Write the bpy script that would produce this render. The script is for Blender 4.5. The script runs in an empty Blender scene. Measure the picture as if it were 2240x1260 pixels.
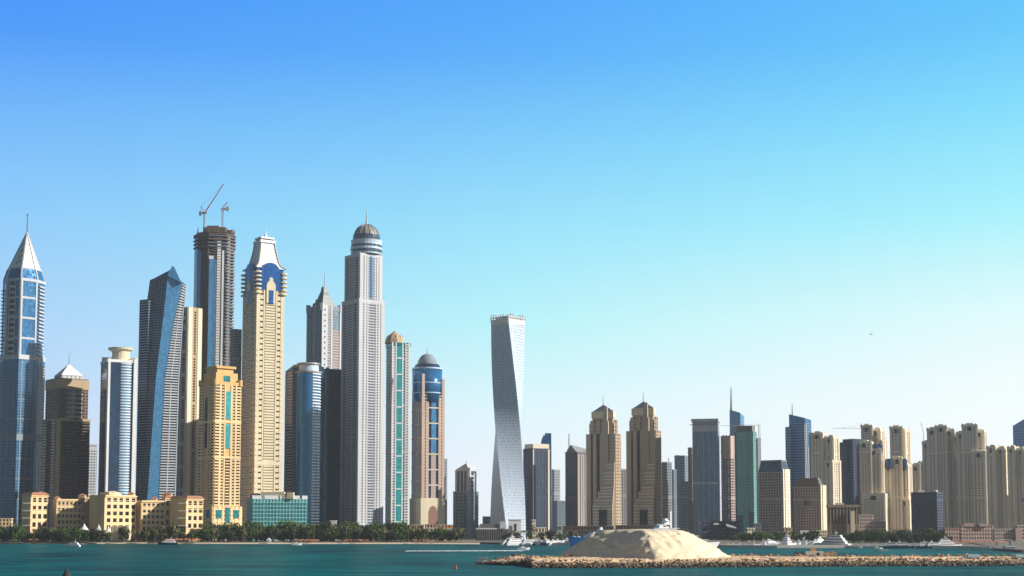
import bpy, bmesh, math, random
from mathutils import Vector, Matrix
random.seed(7)
S = bpy.context.scene
R = math.radians
# ---------------- camera ----------------
F = 3135.0; PITCH = R(4.7); CAMZ = 20.0
cam = bpy.data.cameras.new('camera'); co = bpy.data.objects.new('camera', cam)
S.collection.objects.link(co); S.camera = co
co.location = (0, 0, CAMZ); co.rotation_euler = (R(90) + PITCH, 0, 0)
cam.sensor_width = 36; cam.lens = 36 * F / 2240; cam.shift_y = 260.0 / 2240
cam.clip_start = 1; cam.clip_end = 200000
# ---------------- sky and sun ----------------
SUN_AZ, SUN_EL = (0.985, -0.17), R(26)      # horizontal direction towards the sun, elevation
w = bpy.data.worlds.new('World'); S.world = w; w.use_nodes = True
nt = w.node_tree; N = nt.nodes; L = nt.links; N.clear()
def nd(t, **k):
    n = N.new(t)
    for a, b in k.items(): setattr(n, a, b)
    return n
def ramp(stops, interp='LINEAR'):
    r = nd('ShaderNodeValToRGB'); cr = r.color_ramp; cr.interpolation = interp
    while len(cr.elements) < len(stops): cr.elements.new(0.5)
    for e, (p, c) in zip(cr.elements, stops):
        e.position = p; e.color = (*c, 1)
    return r
def lin(h):
    h = h.lstrip('#'); o = []
    for i in (0, 2, 4):
        c = int(h[i:i+2], 16) / 255
        o.append(c / 12.92 if c <= .04045 else ((c + .055) / 1.055) ** 2.4)
    return tuple(o)
out = nd('ShaderNodeOutputWorld'); bg = nd('ShaderNodeBackground'); bg.inputs[1].default_value = 0.76
L.new(bg.outputs[0], out.inputs[0])
tc = nd('ShaderNodeTexCoord'); sp = nd('ShaderNodeSeparateXYZ'); L.new(tc.outputs['Generated'], sp.inputs[0])
def mr(src, a, b, c=0.0, d=1.0, smooth=False):
    m = nd('ShaderNodeMapRange'); m.clamp = True
    if smooth: m.interpolation_type = 'SMOOTHSTEP'
    for i, v in zip((1, 2, 3, 4), (a, b, c, d)): m.inputs[i].default_value = v
    L.new(src, m.inputs[0]); return m.outputs[0]
def zrow(row):       # sine of elevation for a row of the photograph, as the ramp position
    v = (890 - row) / F; d = math.sin(PITCH) + v * math.cos(PITCH); c = math.cos(PITCH) - v * math.sin(PITCH)
    return max(0, min(1, d / math.hypot(d, c) / 0.4))
el = mr(sp.outputs[2], 0, 0.4)
SKYL = [(1150, '#D8E3F7'), (1000, '#D2E2FA'), (900, '#C8DFFC'), (700, '#AAD8FF'), (500, '#8CCEFF'), (300, '#6CB9FF'), (120, '#429BFF'), (0, '#3793FF')]
SKYC = [(1150, '#F0F5FC'), (1000, '#ECF7FE'), (900, '#E2FAFF'), (700, '#B8F8FF'), (500, '#98E6FF'), (300, '#76CDFF'), (120, '#52B0FF'), (0, '#48A6FF')]
SKYR = [(1150, '#FFFFFF'), (1000, '#FAFEFF'), (850, '#F4FFFF'), (700, '#E0FFFF'), (500, '#A2F4FF'), (300, '#7CE0FF'), (120, '#5CC8FF'), (0, '#52C0FF')]
rs = []
for st in (SKYL, SKYC, SKYR):
    r = ramp([(zrow(a), lin(b)) for a, b in st]); L.new(el, r.inputs[0]); rs.append(r)
def mix(f, a, b, mode='MIX'):
    m = nd('ShaderNodeMix', data_type='RGBA', blend_type=mode)
    if isinstance(f, float): m.inputs[0].default_value = f
    else: L.new(f, m.inputs[0])
    for s, i in ((a, 6), (b, 7)):
        if isinstance(s, tuple): m.inputs[i].default_value = (*s, 1)
        else: L.new(s, m.inputs[i])
    return m.outputs[2]
lc = mix(mr(sp.outputs[0], -0.33, 0.0), rs[0].outputs[0], rs[1].outputs[0])
lr = mix(mr(sp.outputs[0], 0.0, 0.33), lc, rs[2].outputs[0])
sky = nd('ShaderNodeTexSky', sky_type='NISHITA'); sky.sun_disc = False
sky.sun_elevation = SUN_EL; sky.sun_rotation = math.atan2(SUN_AZ[0], SUN_AZ[1])
ni = nd('ShaderNodeVectorMath', operation='SCALE'); L.new(sky.outputs[0], ni.inputs[0]); ni.inputs['Scale'].default_value = 0.052
lb = nd('ShaderNodeVectorMath', operation='SCALE'); L.new(lr, lb.inputs[0]); L.new(mr(sp.outputs[2], 0.0, 0.3, 1.10, 1.0), lb.inputs['Scale'])
low = mix(mr(sp.outputs[2], 0.36, 0.7, smooth=True), lb.outputs[0], ni.outputs[0])       # the hazy lower sky gives way to the clear dome
back = mix(mr(sp.outputs[1], 0.25, 0.86, smooth=True), ni.outputs[0], low)    # unseen sky off the view dimmed to the dome, setting fill on shaded walls
L.new(back, bg.inputs[0])
sl = bpy.data.lights.new('sun', 'SUN'); sl.energy = 5.0; sl.angle = R(0.5); sl.color = (1, .94, .84)
so = bpy.data.objects.new('sun', sl); S.collection.objects.link(so)
sd = Vector((SUN_AZ[0] * math.cos(SUN_EL), SUN_AZ[1] * math.cos(SUN_EL), math.sin(SUN_EL)))
so.rotation_euler = (-sd).to_track_quat('-Z', 'Y').to_euler()
S.view_settings.view_transform = 'Standard'; S.view_settings.look = 'None'
S.view_settings.exposure = 0.4; S.view_settings.gamma = 1
S.cycles.pixel_filter_type = 'BLACKMAN_HARRIS'; S.cycles.filter_width = 1.5
S.cycles.max_bounces = 5

# ---------------- helpers ----------------
GZ = 2.0
def at(px, row, Y):
    u = (px - 1120) / F; v = (890 - row) / F
    t = Y / (math.cos(PITCH) - v * math.sin(PITCH))
    return u * t, CAMZ + t * (math.sin(PITCH) + v * math.cos(PITCH))
def tag(o, label=None, cat=None, group=None, kind=None):
    for k, v in (('label', label), ('category', cat), ('group', group), ('kind', kind)):
        if v: o[k] = v
def link(name, me, parent=None):
    o = bpy.data.objects.new(name, me); S.collection.objects.link(o)
    if parent: o.parent = parent
    return o
def mesh(name, V, Fc, mat, parent=None, smooth=False):
    me = bpy.data.meshes.new(name); me.from_pydata([tuple(v) for v in V], [], Fc)
    b = bmesh.new(); b.from_mesh(me); bmesh.ops.recalc_face_normals(b, faces=b.faces[:]); b.to_mesh(me); b.free()
    me.materials.append(mat)
    if smooth:
        for p in me.polygons: p.use_smooth = True
    return link(name, me, parent)

# ---------------- materials ----------------
class Mt:
    def __init__(s, name):
        s.m = bpy.data.materials.new(name); s.m.use_nodes = True; s.t = s.m.node_tree
        s.b = s.t.nodes['Principled BSDF']
    def n(s, t, **k):
        x = s.t.nodes.new(t)
        for a, b in k.items(): setattr(x, a, b)
        return x
    def l(s, a, b): s.t.links.new(a, b)
def varied(mt, col, amp, scale, detail=3, stretch=(1, 1, 1)):
    tc = mt.n('ShaderNodeTexCoord'); mp = mt.n('ShaderNodeMapping'); mp.inputs['Scale'].default_value = stretch
    mt.l(tc.outputs['Object'], mp.inputs[0])
    no = mt.n('ShaderNodeTexNoise'); no.inputs['Scale'].default_value = scale; no.inputs['Detail'].default_value = detail
    mt.l(mp.outputs[0], no.inputs['Vector'])
    r = mt.n('ShaderNodeMapRange')
    for i, v in zip((1, 2, 3, 4), (0.25, 0.75, 1 - amp, 1 + amp)): r.inputs[i].default_value = v
    mt.l(no.outputs[0], r.inputs[0])
    m = mt.n('ShaderNodeVectorMath', operation='SCALE'); m.inputs[0].default_value = col
    mt.l(r.outputs[0], m.inputs['Scale']); return m.outputs[0]
def wall(name, col, rough=.8, amp=.12, spec=.3):
    m = Mt(name); c = varied(m, col, amp, .06, 5, (1, 1, .25)); m.l(c, m.b.inputs['Base Color'])
    m.b.inputs['Roughness'].default_value = rough; m.b.inputs['Specular IOR Level'].default_value = spec
    return m.m
def glass(name, col, rough=.12, metal=.35, var=.35, cell=(2.2, 2.2, 3.4)):
    # each pane gets a slightly different tint and tilt, so the facade glitters unevenly
    m = Mt(name); tc = m.n('ShaderNodeTexCoord'); s = m.n('ShaderNodeVectorMath', operation='SNAP'); s.inputs[1].default_value = cell
    m.l(tc.outputs['Object'], s.inputs[0]); wn = m.n('ShaderNodeTexWhiteNoise'); wn.noise_dimensions = '3D'; m.l(s.outputs[0], wn.inputs['Vector'])
    r = m.n('ShaderNodeMapRange'); r.inputs[3].default_value = 1 - var; r.inputs[4].default_value = 1 + var; m.l(wn.outputs['Value'], r.inputs[0])
    sc = m.n('ShaderNodeVectorMath', operation='SCALE'); sc.inputs[0].default_value = col; m.l(r.outputs[0], sc.inputs['Scale'])
    m.l(sc.outputs[0], m.b.inputs['Base Color'])
    r2 = m.n('ShaderNodeMapRange'); r2.inputs[3].default_value = rough * .5; r2.inputs[4].default_value = rough * 2; m.l(wn.outputs['Value'], r2.inputs[0])
    m.l(r2.outputs[0], m.b.inputs['Roughness']); m.b.inputs['Metallic'].default_value = metal
    m.b.inputs['Specular IOR Level'].default_value = .6
    return m.m
G = dict(
  navy=glass('navy_glass', (.022, .06, .13)), blue=glass('blue_glass', (.03, .17, .38), metal=.35, var=.16), sky=glass('pale_blue_glass', (.09, .30, .56), metal=.25, var=.2),
  royal=glass('royal_blue_glass', (.012, .11, .38), metal=.45, var=.15), teal=glass('teal_glass', (.01, .20, .24), metal=.4), aqua=glass('turquoise_glass', (.02, .34, .38), metal=.2, var=.25),
  dark=glass('dark_glass', (.012, .014, .02)), brown=glass('bronze_glass', (.03, .022, .018)), grey=glass('grey_glass', (.09, .115, .145)),
  green=glass('green_glass', (.14, .42, .38), metal=.3, var=.2), slate=glass('slate_glass', (.07, .12, .17), metal=.35), steel=glass('steel_glass', (.17, .27, .38), metal=.3))
W = dict(
  white=wall('white_cladding', (.72, .74, .76), .5), pale=wall('pale_grey_cladding', (.50, .52, .55), .6), grey=wall('grey_concrete', (.27, .28, .30)), dgrey=wall('dark_grey_concrete', (.17, .175, .19)),
  black=wall('near_black_cladding', (.03, .032, .038)), cream=wall('cream_stone', (.66, .58, .42)), tan=wall('tan_stone', (.46, .35, .22)), gold=wall('golden_stone', (.66, .42, .17)),
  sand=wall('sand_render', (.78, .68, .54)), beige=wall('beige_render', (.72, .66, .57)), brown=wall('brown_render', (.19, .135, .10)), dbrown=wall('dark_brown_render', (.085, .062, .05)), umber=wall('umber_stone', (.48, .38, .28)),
  pink=wall('pink_stone', (.52, .38, .33)), rust=wall('rust_red_render', (.26, .14, .11)), lilac=wall('mauve_grey_stone', (.42, .34, .32)), metal=wall('steel_cladding', (.52, .62, .76), .35, .06, .6),
  yellow=wall('yellow_render', (.76, .56, .32), .85, .18), orange=wall('orange_render', (.62, .32, .12)), navyw=wall('navy_cladding', (.06, .08, .13)), terracotta=wall('terracotta_tiles', (.42, .20, .12)),
  slatew=wall('slate_cladding', (.24, .29, .34)), bronze=wall('bronze_metal', (.27, .26, .24), .4, .2, .6), verdigris=wall('verdigris_metal', (.15, .19, .18), .5, .2, .5), red=wall('red_paint', (.45, .06, .04)), tealw=wall('teal_cladding', (.17, .44, .45)))

# ---------------- part builder (plan coordinates in photo pixels at the thing's own distance) ----------------
class Part:
    def __init__(s, T, name, mat, parent=None, label=None, smooth=False):
        s.T, s.name, s.mat, s.par, s.label, s.smooth = T, name, mat, parent, label, smooth; s.V = []; s.F = []; s.o = None
    def add(s, V, Fc):
        n = len(s.V); s.V += V; s.F += [tuple(i + n for i in f) for f in Fc]
    def P(s, x, y, row): return Vector(((x - s.T.px) * s.T.k, y * s.T.k, s.T.z(row)))
    def loft(s, bot, top):
        n = len(bot)
        s.add([s.P(*p) for p in bot] + [s.P(*p) for p in top],
              [(i, (i+1) % n, n + (i+1) % n, n + i) for i in range(n)] + [tuple(range(n))[::-1], tuple(range(n, 2*n))])
    def frus(s, pt, r0, pb, r1): s.loft([(x, y, r1) for x, y in pb], [(x, y, r0) for x, y in pt])
    def prism(s, poly, r0, r1=None): s.frus(poly, r0, poly, r1)
    def spike(s, poly, r0, r1, x=None, y=None):
        cx = sum(p[0] for p in poly) / len(poly) if x is None else x; cy = sum(p[1] for p in poly) / len(poly) if y is None else y
        n = len(poly); s.add([s.P(a, b, r1) for a, b in poly] + [s.P(cx, cy, r0)], [(i, (i+1) % n, n) for i in range(n)] + [tuple(range(n))[::-1]])
    def box(s, x0, x1, y0, y1, r0, r1=None): s.prism([(x0, y0), (x1, y0), (x1, y1), (x0, y1)], r0, r1)
    def lathe(s, prof, cx, cy=0, seg=20, a0=0, arc=2*math.pi):
        V = []; Fc = []; n = len(prof)
        for r, row in prof:
            for j in range(seg):
                a = a0 + arc * j / seg
                V.append(s.P(cx + r * math.cos(a), cy + r * math.sin(a), row))
        for i in range(n - 1):
            for j in range(seg):
                k = (j + 1) % seg
                Fc.append((i*seg + j, i*seg + k, (i+1)*seg + k, (i+1)*seg + j))
        Fc += [tuple(range(seg)), tuple(range((n-1)*seg, n*seg))]
        s.add(V, Fc)
    def bar(s, a, b, wd):          # thin square bar between two (x,y,row) points, wd in pixels
        s.barv(s.P(*a), s.P(*b), wd * s.T.k)
    def barv(s, a, b, wd):
        d = (b - a).normalized(); u = d.cross(Vector((0, 0, 1)));
        if u.length < .05: u = Vector((1, 0, 0))
        u = u.normalized() * wd / 2; v = d.cross(u).normalized() * wd / 2
        s.add([a+u+v, a-u+v, a-u-v, a+u-v, b+u+v, b-u+v, b-u-v, b+u-v], [(0,1,2,3),(4,5,6,7),(0,1,5,4),(1,2,6,5),(2,3,7,6),(3,0,4,7)])
    def Q(s, poly, e, r0, r1=None):
        a, b = poly[e], poly[(e+1) % len(poly)]
        return (s.P(*a, r1), s.P(*b, r1), s.P(*b, r0), s.P(*a, r0))
    def slab(s, q, u0, u1, v0, v1, pr, inn=.6):
        b0, b1, t1, t0 = q; n = (b1 - b0).cross(t0 - b0).normalized()
        def f(u, v): return b0 * (1-u) * (1-v) + b1 * u * (1-v) + t1 * u * v + t0 * (1-u) * v
        c = [f(u0, v0), f(u1, v0), f(u1, v1), f(u0, v1)]
        p = pr * s.T.k
        s.add([x - n * inn for x in c] + [x + n * p for x in c], [(0,1,2,3),(4,5,6,7),(0,1,5,4),(1,2,6,5),(2,3,7,6),(3,0,4,7)])
    def bands(s, q, pitch, frac=.4, pr=.5, u0=0., u1=1., v0=0., v1=1.):
        h = ((q[3] - q[0]).length + (q[2] - q[1]).length) / 2 * (v1 - v0); n = max(1, round(h / (pitch * s.T.k)))
        for i in range(n):
            a = v0 + (v1 - v0) * i / n; s.slab(q, u0, u1, a, a + (v1 - v0) * frac / n, pr)
    def cols(s, q, n, frac=.3, pr=.65, u0=0., u1=1., v0=0., v1=1.):
        for i in range(n):
            c = u0 + (u1 - u0) * (i + .5) / n; hw = (u1 - u0) * frac / n / 2
            s.slab(q, c - hw, c + hw, v0, v1, pr)
    def rings(s, poly, r0, r1=None, pitch=6, frac=.4, pr=.5, belt=0):
        z0, z1 = s.T.z(r1), s.T.z(r0); n = max(1, round((z1 - z0) / (pitch * s.T.k))); pp = offset(poly, pr); m = len(pp)
        for i in range(n):
            a = z0 + (z1 - z0) * i / n; b = a + (z1 - z0) * (1.15 if belt and i % belt == belt - 3 else frac) / n
            V = [Vector(((x - s.T.px) * s.T.k, y * s.T.k, z)) for z in (a, b) for x, y in pp]
            s.add(V, [(j, (j+1) % m, m + (j+1) % m, m + j) for j in range(m)] + [tuple(range(m))[::-1], tuple(range(m, 2*m))])
    def done(s):
        if s.o or not s.V: return s.o
        par = s.T.root if s.par is None else s.par.done()
        s.o = mesh(s.name, s.V, s.F, s.mat, par, s.smooth)
        if s.label: s.o['label'] = s.label
        return s.o
def offset(poly, d):
    out = []; n = len(poly)
    for i in range(n):
        a, b, c = Vector(poly[i-1]), Vector(poly[i]), Vector(poly[(i+1) % n])
        e1, e2 = (b-a).normalized(), (c-b).normalized(); n1, n2 = Vector((e1.y, -e1.x)), Vector((e2.y, -e2.x))
        m = n1 + n2; m = m / max(.3, (1 + n1.dot(n2))); out.append((b.x + m.x * d, b.y + m.y * d))
    return out
def sq(xl, xf, xr, m=1.0):       # rectangle seen corner-on: left, front and right corners where the photo shows them
    A, B = xf - xl, xr - xf
    p = [(xl, 0), (xf, -B*m), (xr, A/m - B*m), (xl + B, A/m)]; c = (A/m - B*m) / 2
    return [(x, y - c) for x, y in p]
def ngon(cx, r, n, a0=0, cy=0): return [(cx + r * math.cos(a0 + 2*math.pi*i/n), cy + r * math.sin(a0 + 2*math.pi*i/n)) for i in range(n)]
THINGS = []
class T:
    def __init__(s, name, label, cat, Y, px, row=800, group=None, base=None, rz=0):
        s.px, s.Y, s.row = px, Y, row; s.X = at(px, row, Y)[0]
        s.k = (at(px + 1, row, Y)[0] - s.X); s.base = GZ if base is None else base
        s.root = bpy.data.objects.new(name, None); S.collection.objects.link(s.root)
        s.root.location = (s.X, Y, s.base); s.root.rotation_euler = (0, 0, rz); s.root.empty_display_size = 5
        tag(s.root, label, cat, group); s.parts = []; THINGS.append(s)
    def z(s, row): return 0.0 if row is None else at(s.px, row, s.Y)[1] - s.base
    def part(s, name, mat, parent=None, label=None, smooth=False):
        p = Part(s, name, mat, parent, label, smooth); s.parts.append(p); return p
    def end(s):
        for p in s.parts: p.done()
def body(t, poly, top, bot, gl, wl, pitch=6, frac=.42, nc=(6, 6), cf=.35, pr=.5, nm='shaft', parapet=True):
    """glazed core with projecting floor bands and piers"""
    a = t.part(nm, gl); a.prism(poly, top, bot)
    b = t.part('floor_bands', wl, a); b.rings(poly, top, bot, pitch, frac, pr, 17)
    c = t.part('piers', wl, a)
    n = len(poly)
    for e in range(n):
        k = nc[e % len(nc)]
        if k: c.cols(c.Q(poly, e, top - .4, bot), k, cf, pr + .25)
    if parapet:
        d = t.part('parapet', wl, a); d.prism(offset(poly, pr + .1), top - 3, top + .4)
    return a
# ---------------- towers of the left cluster ----------------
# 1 white framed blue tower with pyramid spire
t = T('skyscraper', 'blue glass tower with white frames and a white pyramid spire at the left end', 'skyscraper', 1795, 50, 700)
P = [(5, 2), (22, -26), (58, -40), (84, -12), (90, 20), (50, 46), (10, 34)]
s = t.part('shaft', G['blue']); s.prism(offset(P, 4), 790); s.prism(P, 614, 791)
s.frus(offset(P, -7), 590, P, 614)
f = t.part('white_frame', W['pale'], s)
for e in (0, 1, 2):
    q = f.Q(P, e, 614, 790)
    f.bands(q, 41, .10, .9); f.slab(q, 0, .1, 0, 1, 1.2); f.slab(q, .9, 1, 0, 1, 1.3)
f.rings(P, 608, 620, 12, .5, 1.5); f.rings(offset(P, -7), 588, 592, 4, 1, 1.2); f.rings(offset(P, 4), 779, 790, 11, .9, 1)
for a, b in zip(offset(P, -7), P): f.bar((a[0], a[1], 590), (b[0], b[1], 614), 3)
lo = t.part('mullion_grid', W['slatew'], s); PL = offset(P, 4)
for e in (0, 1, 2, 3):
    q = lo.Q(PL, e, 792); lo.cols(q, 3, .16, .9); lo.bands(q, 43, .05, .6); lo.bands(q, 6, .16, .35)
lo.rings(PL, 950, 966, 16, .9, 1.4)
bl = t.part('balcony_stack', W['pale'], s); q = bl.Q(P, 1, 622, 788)
dk = t.part('balcony_recess', G['dark'], s); dk.slab(q, .25, .62, 0, 1, .7)
bl.bands(q, 13, .38, 4, .25, .62); bl.slab(q, .2, .25, 0, 1, 2); bl.slab(q, .62, .66, 0, 1, 2)
for e in (3, 6): bl.bands(bl.Q(P, e, 622, 786), 8, .4, 4.5, .1, .8)
bl.bands(bl.Q(P, 0, 630, 786), 8, .25, 4.5, .0, .3)
dk.slab(dk.Q(PL, 3, 800), .1, .9, 0, 1, .8); bl.bands(bl.Q(PL, 3, 800), 6, .3, 1.8, .1, .9)
sp_ = t.part('spire_pyramid', W['white']); PT = offset(P, -8)
sp_.spike(PT, 508, 590, 54, 0)
rb = t.part('spire_rib', W['pale'], sp_)
for x, y in PT: rb.bar((x, y, 590), (54, 0, 508), 2.4)
op = t.part('spire_opening', W['bronze'], sp_)
for e in (1, 2):
    a, b = PT[e], PT[e+1]
    q = (op.P(*a, 590), op.P(*b, 590), op.P(54, 0, 508) + Vector((.5, 0, 0)), op.P(54, 0, 508))
    for j in range(4):
        v = .1 + .16 * j; op.slab(q, .3, .42, v, v + .09, .5); op.slab(q, .58, .7, v + .03, v + .12, .5)
an = t.part('needle', W['dgrey']); an.lathe([(1.5, 512), (1.0, 478), (.7, 470)], 54, 0, 8); an.lathe([(.3, 473), (1.9, 471.5), (1.9, 469), (.3, 467)], 54, 0, 8)
t.end()

# 2 brown tower with pale pyramid roof
t = T('apartment_tower', 'dark brown tower with a pale pyramid roof and round tan bay under it', 'tower', 1722, 147, 880)
P = sq(98, 140, 194, 1.0)
body(t, P, 834, 918, G['dark'], W['brown'], 6.5, .5, (5, 6), .3)
P2 = offset(P, 4)
s = t.part('lower_shaft', G['dark']); s.prism(P2, 920)
b = t.part('balcony_stack', W['brown'], s)
for e in (0, 1, 3):
    q = b.Q(P2, e, 921); b.bands(q, 6.3, .32, 1.6, .0, .28); b.bands(q, 6.3, .32, 1.6, .72, 1.); b.bands(q, 6.3, .25, .5, .28, .72); b.cols(q, 5, .22, .9, .3, .7)
q = b.Q(P2, 1, 921); c = t.part('corner_pier', W['tan'], s); c.slab(q, .02, .14, .3, 1, 2.4); c.rings(P2, 917, 923, 6, .8, 1.2)
p = t.part('crown_parapet', W['tan']); p.prism(offset(P, 1.5), 833, 854)
d = t.part('round_bay', G['slate']); d.lathe([(24, 854), (24, 920)], 160, -12, 20)
e_ = t.part('bay_band', W['tan'], d)
for r in range(852, 920, 10): e_.lathe([(24.6, r), (24.6, r + 4)], 160, -12, 20)
h = t.part('roof_house', W['pale']); PH = sq(116, 144, 181); h.prism(PH, 823, 834); h.cols(h.Q(PH, 1, 824, 834), 5, .4, 1)
r = t.part('pyramid_roof', W['white']); r.spike(offset(PH, 1), 796, 823)
a = t.part('antenna', W['grey']); a.lathe([(1, 798), (.5, 772)], 149, 0, 6)
t.end()
t = T('apartment_tower', 'narrow pale grey block half hidden behind the dark brown tower', 'tower', 2300, 201, 1000)
body(t, sq(190, 198, 213, 1), 974, None, G['grey'], W['pale'], 6, .5, (2, 3)); t.end()

# 3 white framed tower with rounded striped bay
t = T('skyscraper', 'slim white edged tower with a rounded blue striped front and small roof drum', 'skyscraper', 1680, 256, 900)
P = sq(216, 246, 299, 1)
s = t.part('shaft', G['navy']); s.prism(P, 792)
b = t.part('floor_bands', W['slatew'], s); b.bands(b.Q(P, 0, 830), 5.6, .4, .5, .08, .5)
wp = t.part('white_pier', W['white'], s)
wp.slab(wp.Q(P, 0, 788), .92, 1, 0, 1, 1.4); q = wp.Q(P, 1, 788); wp.slab(q, 0, .08, 0, 1, 2.2); wp.slab(q, .9, 1.02, 0, 1, 3.4); wp.slab(wp.Q(P, 0, 790), 0, .05, 0, 1, .9)
wp.prism(offset(P, 1.8), 790, 796)
c = t.part('rounded_front', G['sky']); c.lathe([(25, 797), (25, None)], 269, -2, 36)
cb = t.part('bay_band', W['white'], c)
zz = 797
while zz < 1150: cb.lathe([(25.8, zz), (25.8, zz + 2.6)], 269, -2, 36); zz += 6.1
d = t.part('roof_drum', W['cream']); d.lathe([(19, 770), (19, 793)], 262, 0, 20); d.lathe([(27, 762), (26, 766), (19, 770)], 261, 0, 20)
d.box(222, 240, -6, 8, 782, 792); d.box(284, 296, -6, 8, 784, 792)
t.end()

# 4 leaning blade tower
t = T('skyscraper', 'navy tower with a slanting light blue glass blade and white balconies at its right', 'skyscraper', 1755, 350, 850)
bt = [(299, 0), (328, -22), (352, -15), (390, 6), (375, 34), (315, 40)]
tp = [(322, 4), (362, -10), (393, -10), (400, 4), (392, 26), (330, 28)]
def rows(poly, r): return [(x, y, r) for x, y in poly]
s = t.part('shaft', G['navy'])
RW = [rows(bt, None), [(306, 2, 829), (345, -18, 829), (362, -13, 829), (393, 6, 829), (380, 32, 829), (320, 36, 829)],
      [(312, 3, 700), (357, -14, 700), (379, -7, 700), (397, 6, 700), (386, 29, 700), (325, 33, 700)],
      [(322, 4, 612), (365, -10, 598), (396, -2, 618), (401, 6, 622), (392, 26, 622), (330, 28, 612)]]
fb = t.part('floor_bands', W['slatew'], s); bb = t.part('glass_blade', G['sky']); wb = t.part('balcony_stack', W['pale'])
for B, Tt in zip(RW, RW[1:]):
    s.loft(B, Tt)
    def lq(p, e): return (p.P(*B[e]), p.P(*B[(e+1) % 6]), p.P(*Tt[(e+1) % 6]), p.P(*Tt[e]))
    q = lq(fb, 0); fb.bands(q, 5.8, .32, .5); fb.cols(q, 6, .10, .7)
    bb.slab(lq(bb, 1), 0, 1, 0, 1, 1.5)
    q = lq(wb, 2); wb.bands(q, 5.8, .42, 2.2, .02, .85); wb.slab(q, .86, .9, 0, 1, 2.6); wb.slab(q, .4, .44, 0, .97, 2.4)
bb.loft([(365, -14, 605), (396, -13, 622), (392, -4, 622), (364, -4, 605)], [(374, -12, 583), (378, -11, 586), (378, -6, 586), (374, -6, 583)])
st = t.part('stepped_wing', G['navy']); pw = [(301, 2), (324, -12), (334, 8), (312, 20)]; st.prism(pw, 656)
sb = t.part('floor_bands', W['slatew'], st); sb.rings(pw, 656, None, 5.8, .32, .5)
tb = t.part('sloping_top', G['blue']); tb.loft([(324, 2, 613), (364, -9, 600), (392, 14, 622), (332, 24, 613)], [(336, 2, 606), (368, -7, 592), (370, 10, 600), (340, 20, 606)])
t.end()

# 5 tan tower behind blade tower
t = T('apartment_tower', 'tan tower with tall dark window slots between the blue blade tower and the unfinished tower', 'tower', 1852, 412, 800)
P = sq(385, 416, 440, 1.2)
s = body(t, P, 678, None, G['dark'], W['tan'], 6, .34, (0, 4), .4)
c = t.part('stone_pier', W['sand']); q = c.Q(P, 0, 676); q2 = c.Q(P, 1, 676)
for u0, u1 in ((0, .16), (.46, .56), (.86, 1)): c.slab(q, u0, u1, 0, 1, 1.6)
c.slab(q2, 0, .3, 0, 1, 1.6); c.slab(q2, .7, 1, 0, 1, 1.7); c.bands(q, 50, .16, 1.3); c.bands(c.Q(P, 0, 684, 720), 16, .4, 1.5)
t.end()

# 6 unfinished dark tower
t = T('unfinished_tower', 'tall unfinished dark concrete tower with ragged open top and partly glazed sides', 'skyscraper', 1900, 467, 650)
P = [(424, 2), (436, -20), (462, -30), (496, -22), (510, 2), (500, 34), (432, 34)]
s = t.part('core', W['black']); s.prism(offset(P, -2), 512)
f = t.part('floor_slabs', W['dgrey'], s); f.rings(P, 512, None, 6.0, .22, .4)
f.rings(offset(P, 2), 514, 545, 7.5, .3, 1.5)
g = t.part('side_glazing', G['slate']); q = g.Q(P, 0, 520); g.slab(q, 0, .9, 0, 1, .9)
cl = t.part('front_cladding', W['white']); q = cl.Q(P, 2, 520)
cl.slab(q, .0, .30, .55, .93, 1.4); cl.slab(q, .5, .72, .5, .98, 2.2); cl.slab(q, .8, .92, .0, .95, 1.4); cl.slab(q, .0, .2, 0, .47, 1.1)
gl = t.part('front_glazing', G['sky']); gl.slab(q, .02, .48, .5, .92, 1.8); gl.slab(q, .3, .8, 0, .5, .9)
gl.slab(gl.Q(P, 1, 520), .0, .3, 0, .95, 1)
cr = t.part('cladding_ribs', W['brown']); q1 = cr.Q(P, 1, 516); cr.cols(q1, 4, .35, 1.4, .3, 1); cr.bands(q, 6, .18, 2.6, .3, .8, .5, 1)
zg = t.part('edge_slabs', W['dgrey']); q = zg.Q(P, 3, 516); zg.bands(q, 7, .4, 3.5); zg.slab(q, .2, .5, 0, 1, 2)
tp_ = t.part('ragged_top', W['brown'])
tp_.box(446, 494, -16, 20, 500, 513); tp_.box(452, 478, -12, 12, 496, 501); tp_.box(478, 505, -4, 16, 504, 513)
rr = random.Random(3)
for i in range(26):
    e = rr.randrange(5); u = rr.random(); a, b = P[e], P[(e+1) % 7]; x = a[0] + (b[0]-a[0])*u; y = a[1] + (b[1]-a[1])*u
    h = rr.uniform(4, 11); tp_.box(x - .9, x + .9, y - .9, y + .9, 513 - h, 514)
for r in (516, 528, 543): tp_.prism(offset(P, 4 if r < 540 else 2), r, r + 1.6)
t.end()
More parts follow.
